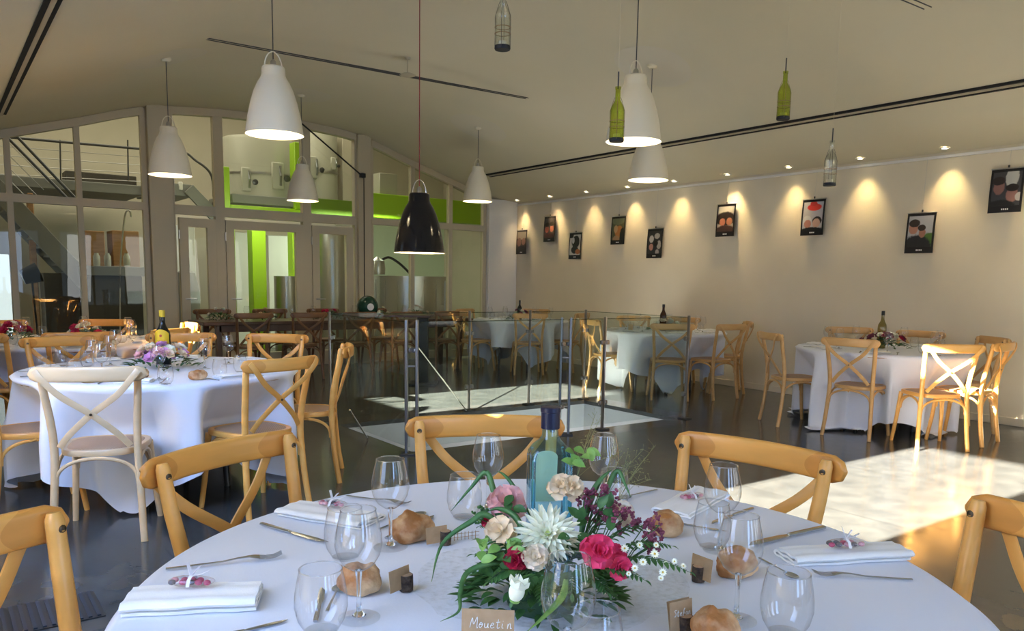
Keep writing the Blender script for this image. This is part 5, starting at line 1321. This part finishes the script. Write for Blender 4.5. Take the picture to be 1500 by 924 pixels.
def bottle(lb, p, h_, r, m, label_m=None, cap='black', name='bottle', neck=.32):
    t = thing(name, lb, 'bottle', tuple(p)); n0 = 1-neck
    MB().lathe([(0, .002), (r*.9, 0), (r, .006), (r, h_*n0*.82), (r*.92, h_*n0*.92), (r*.5, h_*n0*1.06), (r*.36, h_*n0*1.15), (r*.34, h_*.95)], 28).build('glass', m, t, sharp=60)
    MB().lathe([(r*.38, h_*.88), (r*.40, h_*.885), (r*.40, h_*.995), (0, h_)], 20).build('cap', M[cap] if isinstance(cap, str) else cap, t)
    if label_m:
        l = MB(); K = 20; a0 = -PI/2-YAW*.0-1.15-.5
        l.grid(lambda i, j: ((r+.0008)*math.cos(a0+2.3*i/K), (r+.0008)*math.sin(a0+2.3*i/K), h_*(.27+.40*j/3*(.82+.18*math.sin(PI*i/K)))), K+1, 4)
        lo_ = l.build('label', label_m, t)
        s = MB(); ac = a0+1.15; zb = h_*.46
        for k in range(7): a = ac-.42+.14*k; s.box(((r+.0015)*math.cos(a), (r+.0015)*math.sin(a), zb), (.003, .003, .010 if k % 2 else .014), 0, Matrix.Rotation(a, 3, 'Z'))
        s.lathe([(.0, 0), (.008, 0), (.008, .001), (0, .001)], 12, ((r+.0006)*math.cos(ac), (r+.0006)*math.sin(ac), h_*.56), Matrix.Rotation(ac, 3, 'Z') @ Matrix.Rotation(PI/2, 3, 'Y'))
        s.build('emblem', mat('label_red', (.45, .06, .03), .5), lo_)
    return t
M['dark_glass'] = mat('dark_bottle_glass', (.008, .007, .005), .06)
M['brown_glass'] = mat('brown_bottle_glass', (.06, .02, .008), .08)
M['amber_glass'] = thin_glass('amber_clear_glass', (.62, .56, .30), .6, .06, .0, (.3, .26, .1))
# left table
def onL(x, y): return at(x, y, TZ)
cL = onL(235, 545)
centre('pink and white flowers round the yellow label bottle on the left table', (TL.x, TL.y, TZ), [('petal_lilac', 12, .036), ('petal_pink', 5, .034), ('petal_white', 5, .04), ('petal_cream', 6, .034)], 31, .2, .125)
bottle('dark bottle with a yellow label among the flowers on the left table', (TL.x+.02, TL.y+.06, TZ), .36, .045, M['dark_glass'], mat('yellow_label', (.78, .50, .02), .5), mat('yellow_cap', (.6, .42, .03), .4))
SETL = [('w', 137, 545), ('w', 162, 535), ('w', 150, 553), ('t', 110, 552), ('w', 300, 540), ('w', 335, 533), ('t', 352, 545), ('t', 322, 552), ('t', 243, 563), ('w', 233, 556), ('t', 128, 537), ('w', 170, 522), ('t', 64, 548), ('t', 90, 536)]
def settings(items, gname, where):
    for kind in 'wt':
        L_ = sorted([q for q in items if q[0] == kind], key=lambda q: q[1])
        for i, q in enumerate(L_):
            p = at(q[1], q[2], TZ)
            glass(kind, p, '%s on %s, %s from the left' % ('wine glass' if kind == 'w' else 'water tumbler', where, ORD[i]), ('wine glasses on ' if kind == 'w' else 'water tumblers on ')+where, 1.0)
settings(SETL, '', 'the left table')
def ring_settings(c, R_, where, n, a0, group_n, seed, fork=True):
    r0 = random.Random(seed); rows = []
    for k in range(n):
        a = a0+2*PI*k/n; u = Vector((math.cos(a), math.sin(a), 0)); v = Vector((-u.y, u.x, 0))
        rows.append((px(c+u*R_+Vector((0, 0, TZ)))[0], u, v))
    rows.sort(key=lambda q: q[0])
    for i, (_, u, v) in enumerate(rows):
        p = c+u*(R_-.13)+Vector((0, 0, TZ)); rz = math.atan2(v.y, v.x)
        if not ring_settings.nap: ring_settings.nap.append(napkin_mb(.19, .085, .022, 3).build('napkin', M['napkin']))
        src = ring_settings.nap[0]
        if src.get('label') is None: o = src
        else: o = src.copy(); COL.objects.link(o)
        o.location = p; o.rotation_euler = (0, 0, rz+r0.uniform(-.1, .1)); tag(o, 'folded napkin on %s, %s from the left' % (where, ORD[i]), 'napkin', 'napkins on '+where)
        ring_settings.rows.append(p)
        if fork:
            q = c+u*(R_-.14)+v*.15+Vector((0, 0, TZ)); cutlery('fork', q+u*.1, q-u*.1, 'steel fork on %s, %s from the left' % (where, ORD[i]), 'forks on '+where, True)
            q = c+u*(R_-.14)-v*.15+Vector((0, 0, TZ)); cutlery('knife', q+u*.1, q-u*.1, 'steel knife on %s, %s from the left' % (where, ORD[i]), 'knives on '+where, True)
ring_settings.nap = []; ring_settings.rows = []
ring_settings(TL, RL, 'the left table', 8, .35, '', 1)
def ring_glasses(c, R_, where, n, a0, s=1.0, tum=True):
    for kind, rr, da in (('w', R_-.27, .12), ('t', R_-.29, -.12)):
        if kind == 't' and not tum: continue
        L_ = []
        for k in range(n):
            a = a0+2*PI*k/n+da; L_.append(c+Vector((math.cos(a)*rr, math.sin(a)*rr, TZ)))
        L_.sort(key=lambda p: px(p)[0])
        for i, p in enumerate(L_): glass(kind, p, '%s on %s, %s from the left' % ('wine glass' if kind == 'w' else 'water tumbler', where, ORD[i]), ('wine glasses on ' if kind == 'w' else 'water tumblers on ')+where, s)
for c, R_, where, n, a0 in ((TB, RB, 'the far left table', 7, .2), (T2, .76, 'the middle wall table', 7, .5), (T3, .78, 'the right wall table', 7, .9), (T1, .74, 'the table behind the glass', 6, .3)):
    ring_settings(c, R_, where, n, a0, '', 3, fork=where in ('the right wall table',)); ring_glasses(c, R_, where, n, a0)
gr = 'bread rolls on the left table'
for i, (x, y) in enumerate(((205, 553), (290, 556), (130, 560))):
    p = at(x, y, TZ); o = roll_mb(9+i, .05, .036, .034).build('bread_roll', M['crust'], None, p); tag(o, 'pale bread roll on the left table, %s from the left' % ORD[sorted([205, 290, 130]).index(x)], 'bread', gr)
centre('dark red and white flowers on the far left table', (TB.x+.15, TB.y-.1, TZ), [('petal_red', 5, .04), ('petal_white', 4, .035), ('petal_cream', 3, .03)], 33, .18, .15)
centre('red and green flowers at the left of the far left table', (TB.x-.42, TB.y+.1, TZ), [('petal_red', 6, .04), ('petal_blush', 4, .035)], 34, .16, .14)
centre('flowers with a dark bottle on the table behind the glass', (T1.x, T1.y, TZ), [('petal_white', 4, .035), ('petal_purple', 5, .035)], 35, .2, .13)
bottle('small dark bottle on the table behind the glass', (T1.x, T1.y+.02, TZ), .30, .036, M['dark_glass'])
centre('green and white flowers on the middle wall table', (T2.x, T2.y, TZ), [('petal_white', 5, .04), ('petal_blush', 4, .035)], 36, .2, .11)
bottle('brown bottle among the flowers on the middle wall table', (T2.x+.0, T2.y+.03, TZ), .33, .042, M['brown_glass'])
centre('flowers with dark red blooms on the right wall table', (T3.x, T3.y, TZ), [('petal_purple', 7, .04), ('petal_white', 4, .035), ('petal_red', 3, .03)], 37, .22, .13)
bottle('clear amber bottle standing in the flowers on the right wall table', (T3.x+.02, T3.y+.03, TZ), .36, .04, M['amber_glass'])
p = T2+Vector((-.35, .25, TZ)); t = thing('candle_jar', 'warm candle jar on the left of the middle wall table', 'candle', tuple(p))
MB().lathe([(0, 0), (.032, 0), (.034, .01), (.034, .10)], 24).build('jar', M['glass'], t); MB().lathe([(0, .004), (.029, .004), (.029, .07), (0, .07)], 24).build('wax', mat('wax', (.8, .55, .3), .5, sss=.3), t)
# long table decoration
ZL = .7685
for i, (n_, cols, R_) in enumerate(((3.0, [('petal_white', 3, .03)], .16), (3.6, [('petal_cream', 2, .03)], .13), (4.5, [('petal_red', 3, .03)], .15), (5.3, [('petal_white', 3, .03)], .18), (5.9, [('petal_blush', 4, .035)], .2))):
    centre('dark leafy bouquet on the long dark table, %s from the left' % ORD[i], (n_, 10.45, ZL), cols, 50+i, R_, .15)
q = atd(543, 440, 10.4); t = thing('green_helmet', 'round dark green helmet like ornament on the long dark table', 'ornament', (q.x, 10.5, ZL))
MB().ball((0, 0, .17), (.15, .16, .16), 24, 16).build('dome', mat('dark_green_gloss', (.01, .05, .03), .25), t)
MB().lathe([(.14, 0), (.16, 0), (.15, .04), (.13, .04)], 24).build('stand_ring', M['wood_dark'], t)
MB().lathe([(0, 0), (.05, 0), (.05, .01), (0, .012)], 20, (-.03, -.152, .17), Matrix.Rotation(PI/2, 3, 'X')).build('badge', M['white_paint'], t)
r0 = random.Random(8)
for i, n_ in enumerate((3.3, 3.95, 4.2, 4.85, 5.6, 6.25)):
    glass('w', Vector((n_, 10.3+r0.uniform(-.05, .1), ZL)), 'wine glass on the long dark table, %s from the left' % ORD[i], 'wine glasses on the long dark table')
